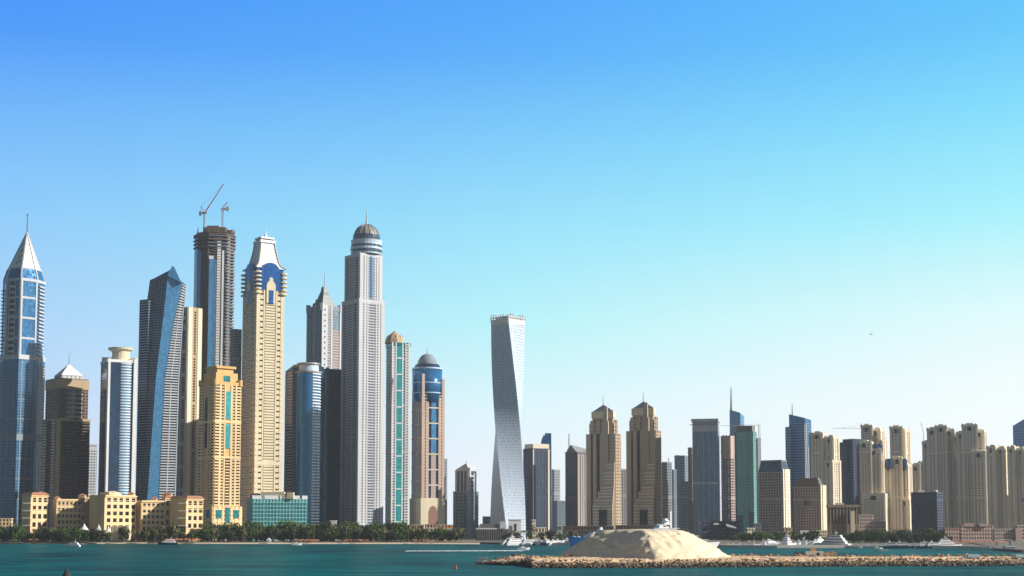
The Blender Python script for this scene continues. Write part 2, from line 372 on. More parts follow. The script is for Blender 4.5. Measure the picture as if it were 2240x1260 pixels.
# cranes
def luffing(px, Y, mtop, row0, jib, label):
    t = T('tower_crane', label, 'crane', Y, px, 470, base=at(px, row0, Y)[1])
    m = t.part('mast', W['pink']); x = px
    for dx, dy in ((-1.5, -1.5), (1.5, -1.5), (1.5, 1.5), (-1.5, 1.5)): m.bar((x+dx, dy, row0), (x+dx, dy, mtop), .8)
    n = 7
    for i in range(n):
        a = row0 + (mtop - row0) * i / n; b = row0 + (mtop - row0) * (i+1) / n; sg = 1 if i % 2 else -1
        m.bar((x - 1.5*sg, -1.5, a), (x + 1.5*sg, -1.5, b), .6); m.bar((x-1.5, 1.5, b), (x+1.5, 1.5, b), .6)
    c = t.part('cab_deck', W['pale']); c.box(x - 8, x + 5, -2.5, 2.5, mtop - 3, mtop); c.box(x + 3, x + 7, -4, 0, mtop - 6, mtop - 1)
    cw = t.part('counterweight', W['dgrey']); cw.box(x - 11, x - 7, -3, 3, mtop - 4, mtop + 4)
    j = t.part('jib', W['red']); (jx, jr) = jib
    for dy, dr in ((-1.2, 0), (1.2, 0), (0, -2.5)): j.bar((x + 3, dy, mtop - 4 + dr), (jx, dy * .4, jr + dr * .4), .8)
    for i in range(10):
        u = i / 10; xx = x + 3 + (jx - x - 3) * u; yy = mtop - 4 + (jr - mtop + 4) * u; x2 = x + 3 + (jx - x - 3) * (u + .1); y2 = mtop - 4 + (jr - mtop + 4) * (u + .1)
        j.bar((xx, -1.2, yy), (x2, 0, y2 - 2.5 * (1 - u * .6)), .5)
    aa = t.part('mast_head', W['red']); aa.bar((x - 1, 0, mtop - 3), (x - 7, 0, mtop - 17), 1); aa.bar((x - 7, 0, mtop - 17), (x - 8, 0, mtop - 3), .8)
    cb = t.part('stay_cable', W['dgrey']); cb.bar((x - 7, 0, mtop - 17), (jx, 0, jr), .3)
    t.end()
luffing(447, 1895, 467, 515, (488, 403), 'red and white luffing crane with raised jib on the unfinished tower')
t = T('tower_crane', 'short crane with small flat jib at the right of the unfinished tower top', 'crane', 1900, 487, 470, base=at(487, 506, 1900)[1])
m = t.part('mast', W['pink'])
for dx, dy in ((-1.5, -1.5), (1.5, -1.5), (1.5, 1.5), (-1.5, 1.5)): m.bar((487+dx, dy, 506), (487+dx, dy, 458), .8)
for i in range(7): m.bar((485.5 if i % 2 else 488.5, -1.5, 506 - i*7), (488.5 if i % 2 else 485.5, -1.5, 499 - i*7), .6)
c = t.part('cab_deck', W['pale']); c.box(483, 501, -2, 2, 455, 459); c.box(494, 501, -2.5, 2.5, 452, 461)
j = t.part('jib', W['red']); j.bar((486, 0, 456), (498, 0, 441), 1); j.bar((486, 0, 452), (498, 0, 441), .6)
t.end()
# 7 teal slab behind
t = T('office_tower', 'dark teal slab showing between the unfinished tower and the arched cream tower', 'tower', 1800, 515, 850)
body(t, sq(502, 514, 527, 1), 724, None, G['slate'], W['slatew'], 6, .4, (3, 3)); t.end()

# 8 cream tower with blue barrel top and bell crown
t = T('skyscraper', 'cream stone tower with royal blue arched top and a flared white crown', 'skyscraper', 1780, 575, 800)
P = sq(529, 567, 621, 1)
s = t.part('shaft', W['tan']); s.prism(P, 640)
PW = offset(P, 3)
gt = t.part('glass_top', G['royal'], smooth=False); pg = offset(P, -2); gt.prism(pg, 590, 641)
ar = t.part('arched_glass', G['royal'])
for e, cx in ((0, .5), (1, .5)):
    q = ar.Q(offset(P, -2), e, 580, 640)
    for j in range(16):
        a0 = -1 + 2*j/16; a1 = -1 + 2*(j+1)/16; am = (a0+a1)/2; hgt = .55 + .45 * math.sqrt(max(0, 1 - am*am))
        ar.slab(q, .1 + .8*(a0+1)/2, .1 + .8*(a1+1)/2, 0, hgt, 1.5 + 3*math.sqrt(max(0, 1-am*am)))
for cx, cy in P:
    bal = t.part('corner_balcony_stack', W['cream'])
    r = 600
    while r < 650: bal.lathe([(9.5, r), (9.5, r + 3.2)], cx + (575 - cx) * .07, cy * .93, 12); r += 9
cor = t.part('corner_pier', W['cream'])
for e in (0, 1):
    q = cor.Q(P, e, 640)
    for u0, u1 in ((0, .13), (.25, .30), (.70, .75), (.87, 1)): cor.slab(q, u0, u1, 0, 1, 1.6)
win = t.part('window_bands', G['brown']); sp2 = t.part('floor_bands', W['cream'])
for e in (0, 1):
    q = win.Q(P, e, 648); win.slab(q, .14, .24, 0, 1, .5); win.slab(q, .76, .86, 0, 1, .5); win.slab(q, .32, .68, 0, 1, .5)
    sp2.bands(q, 6, .74, 1.1, .32, .68); sp2.bands(q, 12, .72, 1.0, .14, .24); sp2.bands(q, 12, .72, 1.0, .76, .86)
    sp2.bands(sp2.Q(P, e, 760), 12, .3, 2.2, .02, .11); sp2.bands(sp2.Q(P, e, 760), 12, .3, 2.2, .89, .98)
    sp2.slab(q, .0, 1, .30, .315, 1.9)
for e in (0, 1):
    pan = t.part('arched_gable', W['cream']); q = pan.Q(P, e, 612, 668)
    for j in range(10):
        a = -1 + 2*(j+.5)/10; h = .62 + .38 * (1 - a*a) ** .5 * (1 if abs(a) < .5 else .7); pan.slab(q, .34 + .32*j/10, .34 + .32*(j+1)/10, 0, h, 3.6 + .02*j)
    gw = t.part('gable_window', G['royal'], pan); gw.slab(gw.Q(P, e, 640, 668), .42, .58, 0, 1, 4.6)
cw = t.part('flared_crown', W['white'], label='white flared crown with open louvres')
prof = [(592, 1.5), (587, -5), (580, -9), (566, -12.5), (550, -15.5), (534, -17.5)]
for (r1, o1), (r0, o0) in zip(prof, prof[1:]): cw.frus(offset(P, o0), r0, offset(P, o1), r1)
cw.rings(offset(P, -16), 528, 534, 6, 1, 1.5)
for r_, o_ in ((578, -9), (571, -11), (564, -12.7), (557, -14), (550, -15.3), (543, -16.3)): cw.rings(offset(P, o_), r_, r_ + 2.5, 2.5, 1, .8)
cl = t.part('crown_slot', G['dark'], cw); cl.prism(offset(P, -19), 524, 529)
cw.rings(offset(P, -18), 521, 525, 4, 1, 1.2)
ri = t.part('crown_rib', W['cream'], cw)
for i in range(4):
    for (r1, o1), (r0, o0) in zip(prof, prof[1:]): ri.bar((*offset(P, o1 + .6)[i], r1), (*offset(P, o0 + .6)[i], r0), 3)
fi = t.part('finial', W['white']); fi.lathe([(7, 522), (4, 518), (2.5, 514), (.8, 508), (.4, 492)], 577, 0, 10)
t.end()

# 9 golden tower
t = T('apartment_tower', 'golden stone tower with turquoise glass strip and rounded stepped top', 'tower', 1700, 485, 950)
P = sq(434, 478, 527, 1)
s = t.part('shaft', W['gold']); s.prism(P, 838); s.prism(offset(P, -6), 818, 839); s.prism(offset(P, -13), 806, 819)
t2 = t.part('top_ring', W['gold'], s); t2.rings(offset(P, -9), 803, 808, 5, 1, .5)
wn = t.part('window_columns', G['brown'], s); pr = t.part('balcony_stack', W['yellow'], s)
for e in (0, 1):
    q = wn.Q(P, e, 845, 1120)
    for u0, u1 in ((.03, .17), (.27, .33), (.70, .75), (.84, .97)): wn.slab(q, u0, u1, 0, 1, .4)
    pr.bands(q, 6.5, .5, 1.6, .02, .18); pr.bands(q, 6.5, .5, 1.6, .83, .98); pr.bands(q, 6.5, .4, .9, .25, .35); pr.bands(q, 6.5, .4, .9, .68, .77)
    pr.slab(q, .18, .25, 0, 1, 1.5); pr.slab(q, .36, .41, 0, 1, 1.5); pr.slab(q, .6, .66, 0, 1, 1.5); pr.slab(q, .77, .83, 0, 1, 1.5)
    pr.slab(q, 0, 1, .70, .715, 2); pr.slab(q, 0, 1, .42, .435, 2)
ts = t.part('turquoise_strip', G['aqua']); q = ts.Q(P, 1, 845, 1120); ts.slab(q, .42, .59, .5, .69, 1.8); ts.slab(q, .42, .59, .73, .95, 1.8)
ds = t.part('dark_strip', G['dark']); q = ds.Q(P, 1, 845, 1120); ds.slab(q, .43, .58, .0, .42, 1.3); ds.slab(ds.Q(P, 0, 845, 1120), .42, .58, .5, .9, 1.3)
pr.bands(q, 6.5, .4, 1.7, .43, .58, 0, .42)
bs = t.part('base', W['yellow']); PB = offset(P, 4); bs.prism(PB, 1108)
for e in (0, 1):
    q = bs.Q(PB, e, 1108, 1160); bs.bands(q, 9, .4, 1.2); bs.cols(q, 7, .4, 1.4)
    for u0, u1, v0, v1 in ((.12, .3, .5, .85), (.7, .88, .5, .85), (.42, .58, .3, .95)):
        bw = t.part('base_window', G['teal'], bs); bw.slab(q, u0, u1, v0, v1, 1.6)
tw = t.part('arched_window', G['teal']); tw.slab(tw.Q(offset(P, -6), 1, 820, 842), .35, .65, .1, .8, .6)
dm = t.part('crown_turret', W['gold'])
for x, y in offset(P, -2): dm.lathe([(5, 832), (5, 846)], x, y, 10)
t.end()

# 10 round topped dark tower
t = T('office_tower', 'dark glass tower with a drum shaped cap and sunlit cream floor bands', 'tower', 1810, 668, 950)
P = [(622, 4), (642, -20), (690, -10), (706, 10), (690, 40), (630, 40)]
s = t.part('shaft', G['navy']); s.loft(rows(P, None), [(622, 4, 812), (642, -20, 802), (690, -10, 798), (706, 10, 802), (690, 40, 800), (630, 40, 808)])
b = t.part('stone_bands', W['tan'], s); b.bands(b.Q(P, 0, 812), 6.4, .38, .8); b.slab(b.Q(P, 1, 800), 0, 1, .985, 1.0, 1.6)
d = t.part('round_bay', G['blue']); d.lathe([(26, 818), (26, None)], 676, -18, 30)
cb = t.part('bay_band', W['white'], d)
zz = 820
while zz < 1150:
    n = 14
    V = []
    for (r_, row) in ((26, zz), (27.2, zz), (27.2, zz + 2.6), (26, zz + 2.6)):
        for j in range(n):
            a = R(-62) + R(92) * j / (n - 1); V.append(cb.P(676 + r_ * math.cos(a), -18 + r_ * math.sin(a), row))
    cb.add(V, [(i*n + j, i*n + j + 1, ((i+1) % 4)*n + j + 1, ((i+1) % 4)*n + j) for i in range(4) for j in range(n-1)]); zz += 6.4
cap = t.part('drum_cap', W['metal'], label='steel drum cap with thin projecting disc', smooth=False); cap.lathe([(22, 800), (22, 816)], 676, -16, 28)
dc = t.part('cap_disc', W['bronze'], cap); dc.lathe([(25, 797), (26, 800), (23, 801)], 676, -16, 28); dc.lathe([(29, 815), (29, 819)], 676, -17, 28)
t.end()
# 11 low teal hotel in front
t = T('hotel_building', 'low turquoise glass block with cream rooftop huts in front of the towers', 'building', 1620, 606, 1110)
P = [(540, 0), (556, -24), (670, 16), (662, 40)]
s = t.part('block', W['tealw']); s.prism(P, 1090)
q = s.Q(P, 1, 1092, 1150)
f = t.part('facade_grid', W['tealw'], s, label='pale turquoise facade grid'); f.bands(q, 8, .3, 1.2); f.cols(q, 17, .22, 1.4); f.bands(f.Q(P, 0, 1092, 1150), 8, .3, 1.2)
g_ = bpy.data.meshes.new('window'); 
q0 = s.Q(P, 1, 1092, 1150); nn = round(((q0[3] - q0[0]).length) / (8 * t.k))
for i in range(nn - 1):
    for j in range(13):
        wv = t.part('window', G['teal'], s); v = (i + .32) / nn; wv.slab(q0, (j + .1) / 13, (j + .9) / 13, v, v + .6 / nn, .5, .1)
r = t.part('roof_parapet', W['white'], label='broken white parapet along the roof'); 
for u0, u1 in ((0, .16), (.22, .46), (.50, .64), (.68, .86), (.9, 1)): r.slab(r.Q(P, 1, 1084, 1092), u0, u1, 0, 1, 1)
h = t.part('rooftop_hut', W['cream']); h.box(570, 622, -4, 12, 1076, 1091)
h2 = t.part('rooftop_hut', W['cream']); h2.box(628, 642, -4, 12, 1077, 1091)
h3 = t.part('rooftop_hut', W['brown'], label='brown rooftop hut at the left'); h3.box(546, 566, 0, 14, 1079, 1091)
t.end()

# 12 grey tower with pagoda crown
t = T('skyscraper', 'blue grey tower with stepped bell shaped crown and thin antenna', 'skyscraper', 2000, 709, 750)
P = sq(671, 708, 745, 1)
s = body(t, P, 676, None, G['steel'], W['slatew'], 6, .32, (5, 0), .2)
q = s.Q(P, 1, 672); c = t.part('white_pier', W['pale']); c.slab(q, 0, .3, 0, 1, 1.5); c.slab(q, .92, 1, 0, 1, 2); c.slab(q, .48, .56, 0, 1, 1.1); c.slab(c.Q(P, 0, 672), .0, .1, 0, 1, 1.2); c.slab(c.Q(P, 0, 672), .5, .6, 0, 1, 1.0)
c2 = t.part('floor_bands', W['pink'], s); c2.bands(q, 6, .5, 1.2, .56, .9, 0, .9); c2.bands(q, 6, .3, .8, .3, .48)
wn = t.part('punched_windows', G['dark']); wn.bands(q, 12, .3, 1.7, .12, .18)
k = t.part('corner_turret', W['pale'])
for x, y in P: k.prism(ngon(709 + (x - 709) * .93, 5, 6, 0, y * .93), 668, 684)
cr = t.part('bell_crown', W['verdigris'], label='grey green crown curving up in steps')
pf = [(676, -2), (672, -4), (671, -8), (664, -9), (663, -12), (655, -13.5), (654, -16), (647, -17.5), (640, -20.3), (633, -21.5), (628, -22)]
for (r1, o1), (r0, o0) in zip(pf, pf[1:]): cr.frus(offset(P, o0), r0, offset(P, o1), r1)
a = t.part('antenna', W['metal']); a.lathe([(1.3, 630), (.8, 597)], 714 - 5, 0, 6)
t.end()
t = T('office_tower', 'near black slab with a thin teal stripe beside the tallest domed tower', 'tower', 1920, 722, 1000)
P = sq(697, 714, 748, .8); body(t, P, 812, None, G['navy'], W['black'], 6, .4, (2, 5), .3)
c = t.part('teal_stripe', G['teal']); c.slab(c.Q(P, 1, 806), 0, .16, 0, 1, 1.6); t.end()

# 13 tallest domed tower
t = T('skyscraper', 'tall pale stone tower with dark grey dome and spire', 'skyscraper', 1900, 795, 850)
P = sq(747, 789, 839, 1); P2 = offset(P, -4)
def stone(t, P, r0, r1, w_, nm):
    s = t.part(nm, w_); s.prism(P, r0, r1)
    wn = t.part('window_columns', G['navy'], s); fb = t.part('floor_bands', w_, s); pi = t.part('piers', w_, s)
    for e in (0, 1, 2, 3):
        q = wn.Q(P, e, r0 + 2, r1)
        wn.slab(q, .1, .9, 0, 1, .3); fb.bands(q, 6, .42, .9, .36, .66); fb.bands(q, 6, .62 if e == 1 else .25, .9, .1, .36); fb.bands(q, 6, .62 if e == 1 else .25, .9, .66, .9)  # all but the sunlit face: thinner bands, fewer piers, shade built into the facade
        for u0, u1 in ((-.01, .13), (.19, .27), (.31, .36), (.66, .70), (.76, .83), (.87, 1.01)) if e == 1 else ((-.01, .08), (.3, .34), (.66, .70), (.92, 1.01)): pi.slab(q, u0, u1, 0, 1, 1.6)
        pi.cols(q, 5, .18, 1.1, .36, .66)
    return s
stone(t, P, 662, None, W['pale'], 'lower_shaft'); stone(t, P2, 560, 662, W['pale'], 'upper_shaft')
c = t.part('corner_step', W['pale']); c.rings(P, 656, 668, 12, .7, 1.4); c.rings(P2, 556, 566, 10, .6, 1.2)
gs = t.part('glass_strip', G['blue']); q = gs.Q(P2, 1, 565, 655); gs.slab(q, .46, .56, 0, 1, 1.9)
cx = 799
dr = t.part('crown_drum', W['metal']); dr.lathe([(34, 536), (34, 558)], cx, 0, 28); dr.lathe([(35, 528), (33, 536)], cx, 0, 28); dr.lathe([(35.5, 545), (35.5, 548)], cx, 0, 28)
dw = t.part('drum_band', G['slate'], dr); dw.lathe([(34.6, 549), (34.6, 555)], cx, 0, 28); dw.lathe([(34.5, 538), (34.5, 543)], cx, 0, 28)
do = t.part('dome', W['bronze'], smooth=True); do.lathe([(29 * math.cos(a), 524 - 33 * math.sin(a)) for a in [R(x) for x in range(0, 90, 9)]] , cx, 0, 32)
db = t.part('dome_base', G['slate'], do); db.lathe([(30, 516), (30.5, 530)], cx, 0, 32)
dbr = t.part('dome_rib', W['grey'], do)
for i in range(16):
    for a in range(0, 80, 10):
        f = lambda A: (cx + 29.5*math.cos(R(A))*math.cos(2*math.pi*i/16), 29.5*math.cos(R(A))*math.sin(2*math.pi*i/16), 524 - 33.5*math.sin(R(A)))
        dbr.bar(f(a), f(a + 10), 1)
sp_ = t.part('spire', W['pale']); sp_.lathe([(6, 496), (3, 490), (1.6, 484), (1, 470), (.4, 458)], cx, 0, 10)
pd = t.part('podium', W['white'], label='white colonnaded podium'); pd.box(780, 880, -50, 10, 1149); pd.cols(pd.Q([(780, -50), (880, -50), (880, 10), (780, 10)], 0, 1150), 12, .4, 1.5)
t.end()

# 14 teal striped tower
t = T('apartment_tower', 'white tower with bright teal glass stripe and tan fluted roof', 'tower', 1812, 870, 950)
P = sq(843, 858, 897, 1)
s = body(t, P, 756, None, G['teal'], W['pale'], 6, .42, (3, 0), .3)
q = s.Q(P, 1, 752); c = t.part('white_pier', W['white'])
for u0, u1 in ((0, .08), (.2, .26), (.56, .62), (.72, .77), (.9, 1)): c.slab(q, u0, u1, 0, 1, 1.8)
st = t.part('glass_stripe', G['aqua']); st.slab(q, .28, .54, 0, .98, 1.3)
c2 = t.part('balcony_stack', W['white'], s); c2.bands(q, 6, .45, 2.4, .76, .92); c2.bands(q, 6, .4, 1.4, .08, .2); c2.bands(q, 36, .08, 1.6, .28, .54)
pk = t.part('roof_band', G['teal']); pk.prism(offset(P, 1.6), 752, 760)
rf = t.part('fluted_roof', W['tan'], label='tan fluted roof dome'); rf.lathe([(22, 752), (20, 742), (14, 734), (6, 728), (1, 724)], 862, 0, 10)
for i in range(10): rf.spike(ngon(862 + 17*math.cos(i*.628), 4.5, 5, 0, 17*math.sin(i*.628)), 733, 752)
t.end()

# 15 pink and blue tower with arch
t = T('skyscraper', 'pink stone tower with blue barrel glass top, grey dome and arched doorway', 'skyscraper', 1830, 936, 950)
P = sq(900, 925, 971, 1)
s = t.part('shaft', W['pink']); s.prism(P, 872)
gb = t.part('glass_barrel', G['blue'], smooth=True); gb.lathe([(33, 806), (33, 880)], 934, 0, 28)
dk = t.part('window_columns', G['navy'], s)
for e, L_ in ((0, ((.08, .62),)), (1, ((.3, .42), (.64, .74)))):
    q = dk.Q(P, e, 880, 1090)
    for u0, u1 in L_: dk.slab(q, u0, u1, 0, 1, .5)
cn = t.part('centre_glass', G['sky']); q = cn.Q(P, 1, 872, 1090); cn.slab(q, .42, .64, .45, 1, 1.4)
ct = t.part('centre_stone', W['lilac']); ct.slab(q, .42, .64, 0, .45, 1.0)
pi = t.part('stone_pier', W['pink']); fb = t.part('floor_bands', W['cream'])
q = pi.Q(P, 1, 862); pi.slab(q, -.02, .1, 0, 1.13, 2.5); pi.slab(q, .16, .3, 0, .97, 2); pi.slab(q, .74, .86, 0, .97, 2); pi.slab(q, .9, 1.02, 0, 1.1, 2.2); pi.slab(pi.Q(P, 0, 862), .62, .8, 0, 1.02, 2)
fb.bands(q, 7, .4, 1.4, .1, .16); fb.bands(q, 7, .5, 1.7, .86, .9); fb.bands(q, 32, .08, 1.9, .3, .74, .15, 1); fb.bands(fb.Q(P, 0, 870), 32, .1, 1); fb.bands(q, 7, .25, 2.8, .18, .26); fb.bands(q, 7, .25, 2.8, .76, .84)
bs = t.part('base', W['cream']); PB = offset(P, 3); bs.prism(PB, 1090)
ac = t.part('archway', W['rust'], bs, label='tall reddish arched doorway'); q = ac.Q(PB, 1, 1100, 1158)
for j in range(10):
    a = -1 + 2*(j + .5)/10; ac.slab(q, .32 + .36*j/10, .32 + .36*(j+1)/10, 0, .55 + .33*math.sqrt(1 - a*a), .5 + .01 * j)
rg = t.part('barrel_ring', W['metal'], gb); rg.lathe([(33.8, 806), (33.8, 809)], 934, 0, 28); rg.lathe([(33.6, 838), (33.6, 840)], 934, 0, 28); rg.lathe([(33.6, 860), (33.6, 862)], 934, 0, 28)
do = t.part('dome', W['slatew'], smooth=True); do.lathe([(22 * math.cos(a), 800 - 26 * math.sin(a)) for a in [R(x) for x in range(0, 90, 9)]], 934, 0, 26)
db = t.part('dome_base', G['navy'], do); db.lathe([(26, 798), (30, 807)], 934, 0, 26)
a = t.part('antenna', W['pale']); a.lathe([(2.5, 778), (1.2, 770), (.8, 761)], 934, 0, 8)
t.end()
t = T('office_tower', 'very narrow dark slab touching the right side of the pink arched tower', 'tower', 1900, 972, 1050)
body(t, sq(962, 971, 978, 1), 1006, None, G['slate'], W['slatew'], 6, .4, (2, 2)); t.end()
# 16 small two-tone tower
t = T('office_tower', 'short blue grey tower with slanted gable roof standing alone left of the twisted tower', 'tower', 1880, 1020, 1080)
P = sq(993, 1027, 1045, 1.2)
s = body(t, offset(P, 1), 1078, None, G['slate'], W['slatew'], 7, .3, (4, 3), .25)
u = t.part('upper_shaft', G['slate']); u.prism(offset(P, -2), 1030, 1079)
u2 = t.part('gable_top', W['pale'], u); pp = offset(P, -1)
u2.loft([(x, y, 1031) for x, y in pp], [(pp[0][0]+3, pp[0][1], 1027), (pp[1][0] - 6, pp[1][1], 1014), (pp[2][0], pp[2][1], 1025), (pp[3][0], pp[3][1], 1023)])
c = t.part('stone_pier', W['pale']); q = c.Q(P, 1, 1020); c.slab(q, 0, .16, 0, .98, 1.6); c.slab(q, .45, .55, 0, .9, 1.6); c.bands(c.Q(P, 1, 1035, 1078), 9, .4, 1.2, .16, .5); c.slab(c.Q(P, 0, 1030), .93, 1, 0, 1, 1.2); c.cols(c.Q(offset(P, -2), 0, 1030, 1078), 4, .3, .7)
an = t.part('roof_mast', W['grey']); an.bar((1020, 0, 1018), (1020, 0, 1006), .8)
t.end()

# 17 twisted tower
t = T('twisted_tower', 'twisted steel clad tower turning a quarter from bottom to open framed top', 'skyscraper', 1750, 1111, 900)
s = t.part('core', G['steel']); fb = t.part('floor_cladding', W['metal']); pi = t.part('cladding_panels', W['metal'])
NF = 74; rr = random.Random(5)
z0, z1 = 0.0, t.z(703)
def tw(i, r=37.0, row=None):
    a = R(-90) + R(90) * (1 - i / NF) * .98 + R(1)
    r = r * (1.06 - .06 * i / NF)
    return [((1111 + r*math.cos(a + R(90)*j)), r*math.sin(a + R(90)*j)) for j in range(4)]
def zz_(i): return z0 + (z1 - z0) * i / NF
def V3(x, y, z): return Vector(((x - t.px) * t.k, y * t.k, z))
for i in range(NF):
    a, b = tw(i, 36), tw(i + 1, 36); za, zb = zz_(i), zz_(i + 1)
    s.add([V3(*p, za) for p in a] + [V3(*p, zb) for p in b], [(j, (j+1) % 4, 4 + (j+1) % 4, 4 + j) for j in range(4)] + ([(3, 2, 1, 0)] if i == 0 else []) + ([(4, 5, 6, 7)] if i == NF-1 else []))
    m = tw(i, 37.2); h = (zb - za) * .62
    fb.add([V3(*p, za) for p in m] + [V3(*p, za + h) for p in m], [(j, (j+1) % 4, 4 + (j+1) % 4, 4 + j) for j in range(4)] + [(3, 2, 1, 0), (4, 5, 6, 7)])
    for j in range(4):
        q = tuple(V3(*p, z) for p, z in ((a[j], za), (a[(j+1) % 4], za), (b[(j+1) % 4], zb), (b[j], zb)))
        for c in range(11):
            u = (c + .1 + rr.choice((0, .0, .25))) / 11; pi.slab(q, u, min(1, u + (.76 if c not in (0, 10) else .9) / 11), 0, 1.0, .62, .1)
cr = t.part('crown_frame', W['white'], label='open white frame around the roof'); top = tw(NF, 37)
for j in range(4):
    a, b = top[j], top[(j+1) % 4]
    for c in range(7):
        u = c / 7; x, y = a[0] + (b[0]-a[0])*u, a[1] + (b[1]-a[1])*u; cr.bar((x, y, 704), (x, y, 695 - rr.random() * 7), 2.6)
    cr.bar((*a, 697), (*b, 697), 1.8); cr.slab(tuple(cr.P(*p, r_) for p, r_ in ((a, 712), (b, 712), (b, 701), (a, 701))), .02, .98, 0, 1, .9, .1)
rb = t.part('roof_plant', W['bronze']); rb.prism(offset(top, -8), 694, 704)
t.end()
# ---------------- right hand skyline ----------------
def simple(name, label, cat, Y, xl, xf, xr, top, gl, wl, m=1.0, bot=None, pitch=6, frac=.42, nc=(6, 3), cf=.35, group=None):
    t = T(name, label, cat, Y, (xl + xr) / 2, (top + 1150) / 2, group); P = sq(xl, xf, xr, m)
    body(t, P, top, bot, gl, wl, pitch, frac, nc, cf); return t, P
# 18
t, P = simple('office_tower', 'dark bronze tower with beige cap right beside the twisted tower', 'tower', 1840, 1145, 1165, 1204, 985, G['slate'], W['navyw'], 1.0, nc=(4, 5))
c = t.part('beige_cap', W['sand']); c.prism(offset(P, -2), 972, 985); c2 = t.part('corner_pier', W['sand']); q = c2.Q(P, 1, 984); c2.slab(q, .84, .93, 0, 1, 1.6); c2.slab(q, .0, .05, 0, 1, 1.6); t.end()
t = T('office_tower', 'navy glass slab with curved shoulder rising behind the bronze tower', 'tower', 2000, 1195, 1050)
s = t.part('shaft', G['navy']); P = sq(1183, 1188, 1206, 1); s.prism(P, 975); x0 = 1183
f = t.part('floor_bands', W['navyw'], s); f.rings(P, 975, None, 6, .35, .4)
k = t.part('curved_top', G['blue']); 
for i in range(6): k.box(1183 + 3.8 * (1 - math.sqrt(1 - ((i+.5)/6)**2)) * 4, 1206, -8, 8, 975 - 27*(i+1)/6, 975.3 - 27*i/6)
t.end()
# 19 far pale
t, P = simple('apartment_tower', 'faint pale tower far off in the gap beside the navy slab', 'tower', 2900, 1207, 1212, 1225, 1030, G['steel'], W['pale'], nc=(2, 3)); t.end()
t, P = simple('office_building', 'low grey blue block filling the gap left of the pinkish tower', 'building', 2200, 1208, 1218, 1242, 1098, G['slate'], W['slatew'], nc=(3, 4)); t.end()
# 20
t, P = simple('office_tower', 'dark tower with mast and pinkish right face left of the twin towers', 'tower', 1900, 1237, 1262, 1284, 992, G['slate'], W['dgrey'], 1.1, nc=(5, 3))
r = t.part('sloped_roof', W['grey']); r.loft(rows(offset(P, -1), 992), [(P[0][0]+4, P[0][1], 984), (P[1][0]-14, P[1][1], 974), (P[2][0], P[2][1], 982), (P[3][0], P[3][1], 980)])
c = t.part('pink_facade', W['lilac']); c.cols(c.Q(P, 1, 994), 4, .5, 1.2); c.slab(c.Q(P, 1, 994), 0, .1, 0, 1, 1.5)
a = t.part('mast', W['dgrey']); a.lathe([(1.2, 990), (.9, 948)], 1245, 0, 6); t.end()
# 21/22 twin stepped towers
def twin(x0, Y, top, label, an):
    t = T('stepped_tower', label, 'tower', Y, x0 + 36, 1000, 'twin stepped brown towers')
    k = t.part; P = sq(x0, x0 + 61, x0 + 75, 2.4)
    s = k('shaft', G['brown']); s.prism(P, top + 52)
    f = k('floor_bands', W['umber'], s); f.rings(P, top + 52, None, 7, .55, .6)
    pi = k('piers', W['umber'], s); q = pi.Q(P, 0, top + 50)
    pi.slab(q, .0, .16, 0, 1, 1.6); pi.slab(q, .24, .36, 0, 1, 2.2); pi.slab(q, .48, .56, 0, 1, 2.6); pi.slab(q, .80, 1.0, 0, 1, 1.2); pi.cols(pi.Q(P, 1, top + 50), 4, .5, 1.2)
    d = k('recess_glass', G['brown'], s); d.slab(q, .17, .23, 0, 1, .9); d.slab(q, .37, .47, 0, 1, .9); d.slab(q, .64, .78, .45, 1, 1.2)
    pj = k('centre_bay', W['umber']); pj.slab(q, .56, .78, 0, 1.12, 3.2); pj.slab(q, .60, .74, 1.1, 1.26, 3.0)
    u = k('upper_tier', W['umber']); P1 = offset(P, -5); u.prism(P1, top + 26, top + 53); P2 = offset(P, -10); u.prism(P2, top + 2, top + 27)
    ub = k('tier_bands', W['brown'], u); ub.rings(P1, top + 28, top + 52, 7, .3, .5); ub.rings(P2, top + 16, top + 27, 7, .3, .5)
    for e, us in ((0, (.05, .3, .8)), (1, (.3, .7))):
        for uu in us: u.slab(u.Q(P1, e, top + 20, top + 52), uu, uu + .14, 0, 1, 1.5)
    cp = k('crown_block', W['cream'], label='pale crown block'); cp.prism(offset(P, -8.5), top, top + 15)
    hp = k('pyramid_roof', W['slatew']); P3 = offset(P, -10.5); hp.spike(P3, top - 15, top)
    a = k('antenna', W['grey']); a.lathe([(.9, top - 12), (.5, an)], x0 + 37, 0, 6)
    st = k('stair_step', W['umber'])     # the shoulder that steps down towards the base
    dn = 1000
    for i, (xa, r) in enumerate(((.72, 1012), (.64, 1030), (.56, 1062), (.47, 1075), (.40, 1090), (.32, 1102))):
        st.slab(st.Q(P, 0, r), xa, .995, 0, 1, 4 + 2.4 * i)
    sb = k('step_bands', W['beige'], st)
    for i, (xa, r) in enumerate(((.72, 1012), (.64, 1030), (.56, 1062), (.47, 1075), (.40, 1090), (.32, 1102))):
        sb.bands(sb.Q(P, 0, r, 1150), 7, .35, 4.6 + 2.4 * i, xa, .985)
    g = k('gateway', G['dark'], st); g.slab(g.Q(P, 0, 1115, 1150), .55, .8, 0, 1, 18.5)
    t.end()
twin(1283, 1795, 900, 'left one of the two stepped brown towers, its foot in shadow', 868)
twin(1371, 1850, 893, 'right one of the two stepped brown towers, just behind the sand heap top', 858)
t, P = simple('apartment_tower', 'pale slim block glimpsed between the two stepped brown towers', 'tower', 2300, 1352, 1360, 1376, 1030, G['grey'], W['grey'], nc=(3, 3)); 
wb = t.part('white_box', W['white']); wb.box(1358, 1370, -6, 6, 1026, 1036); t.end()
t, P = simple('office_tower', 'narrow dark tower directly right of the right stepped tower', 'tower', 1950, 1446, 1458, 1470, 1014, G['slate'], W['grey'], nc=(3, 3))
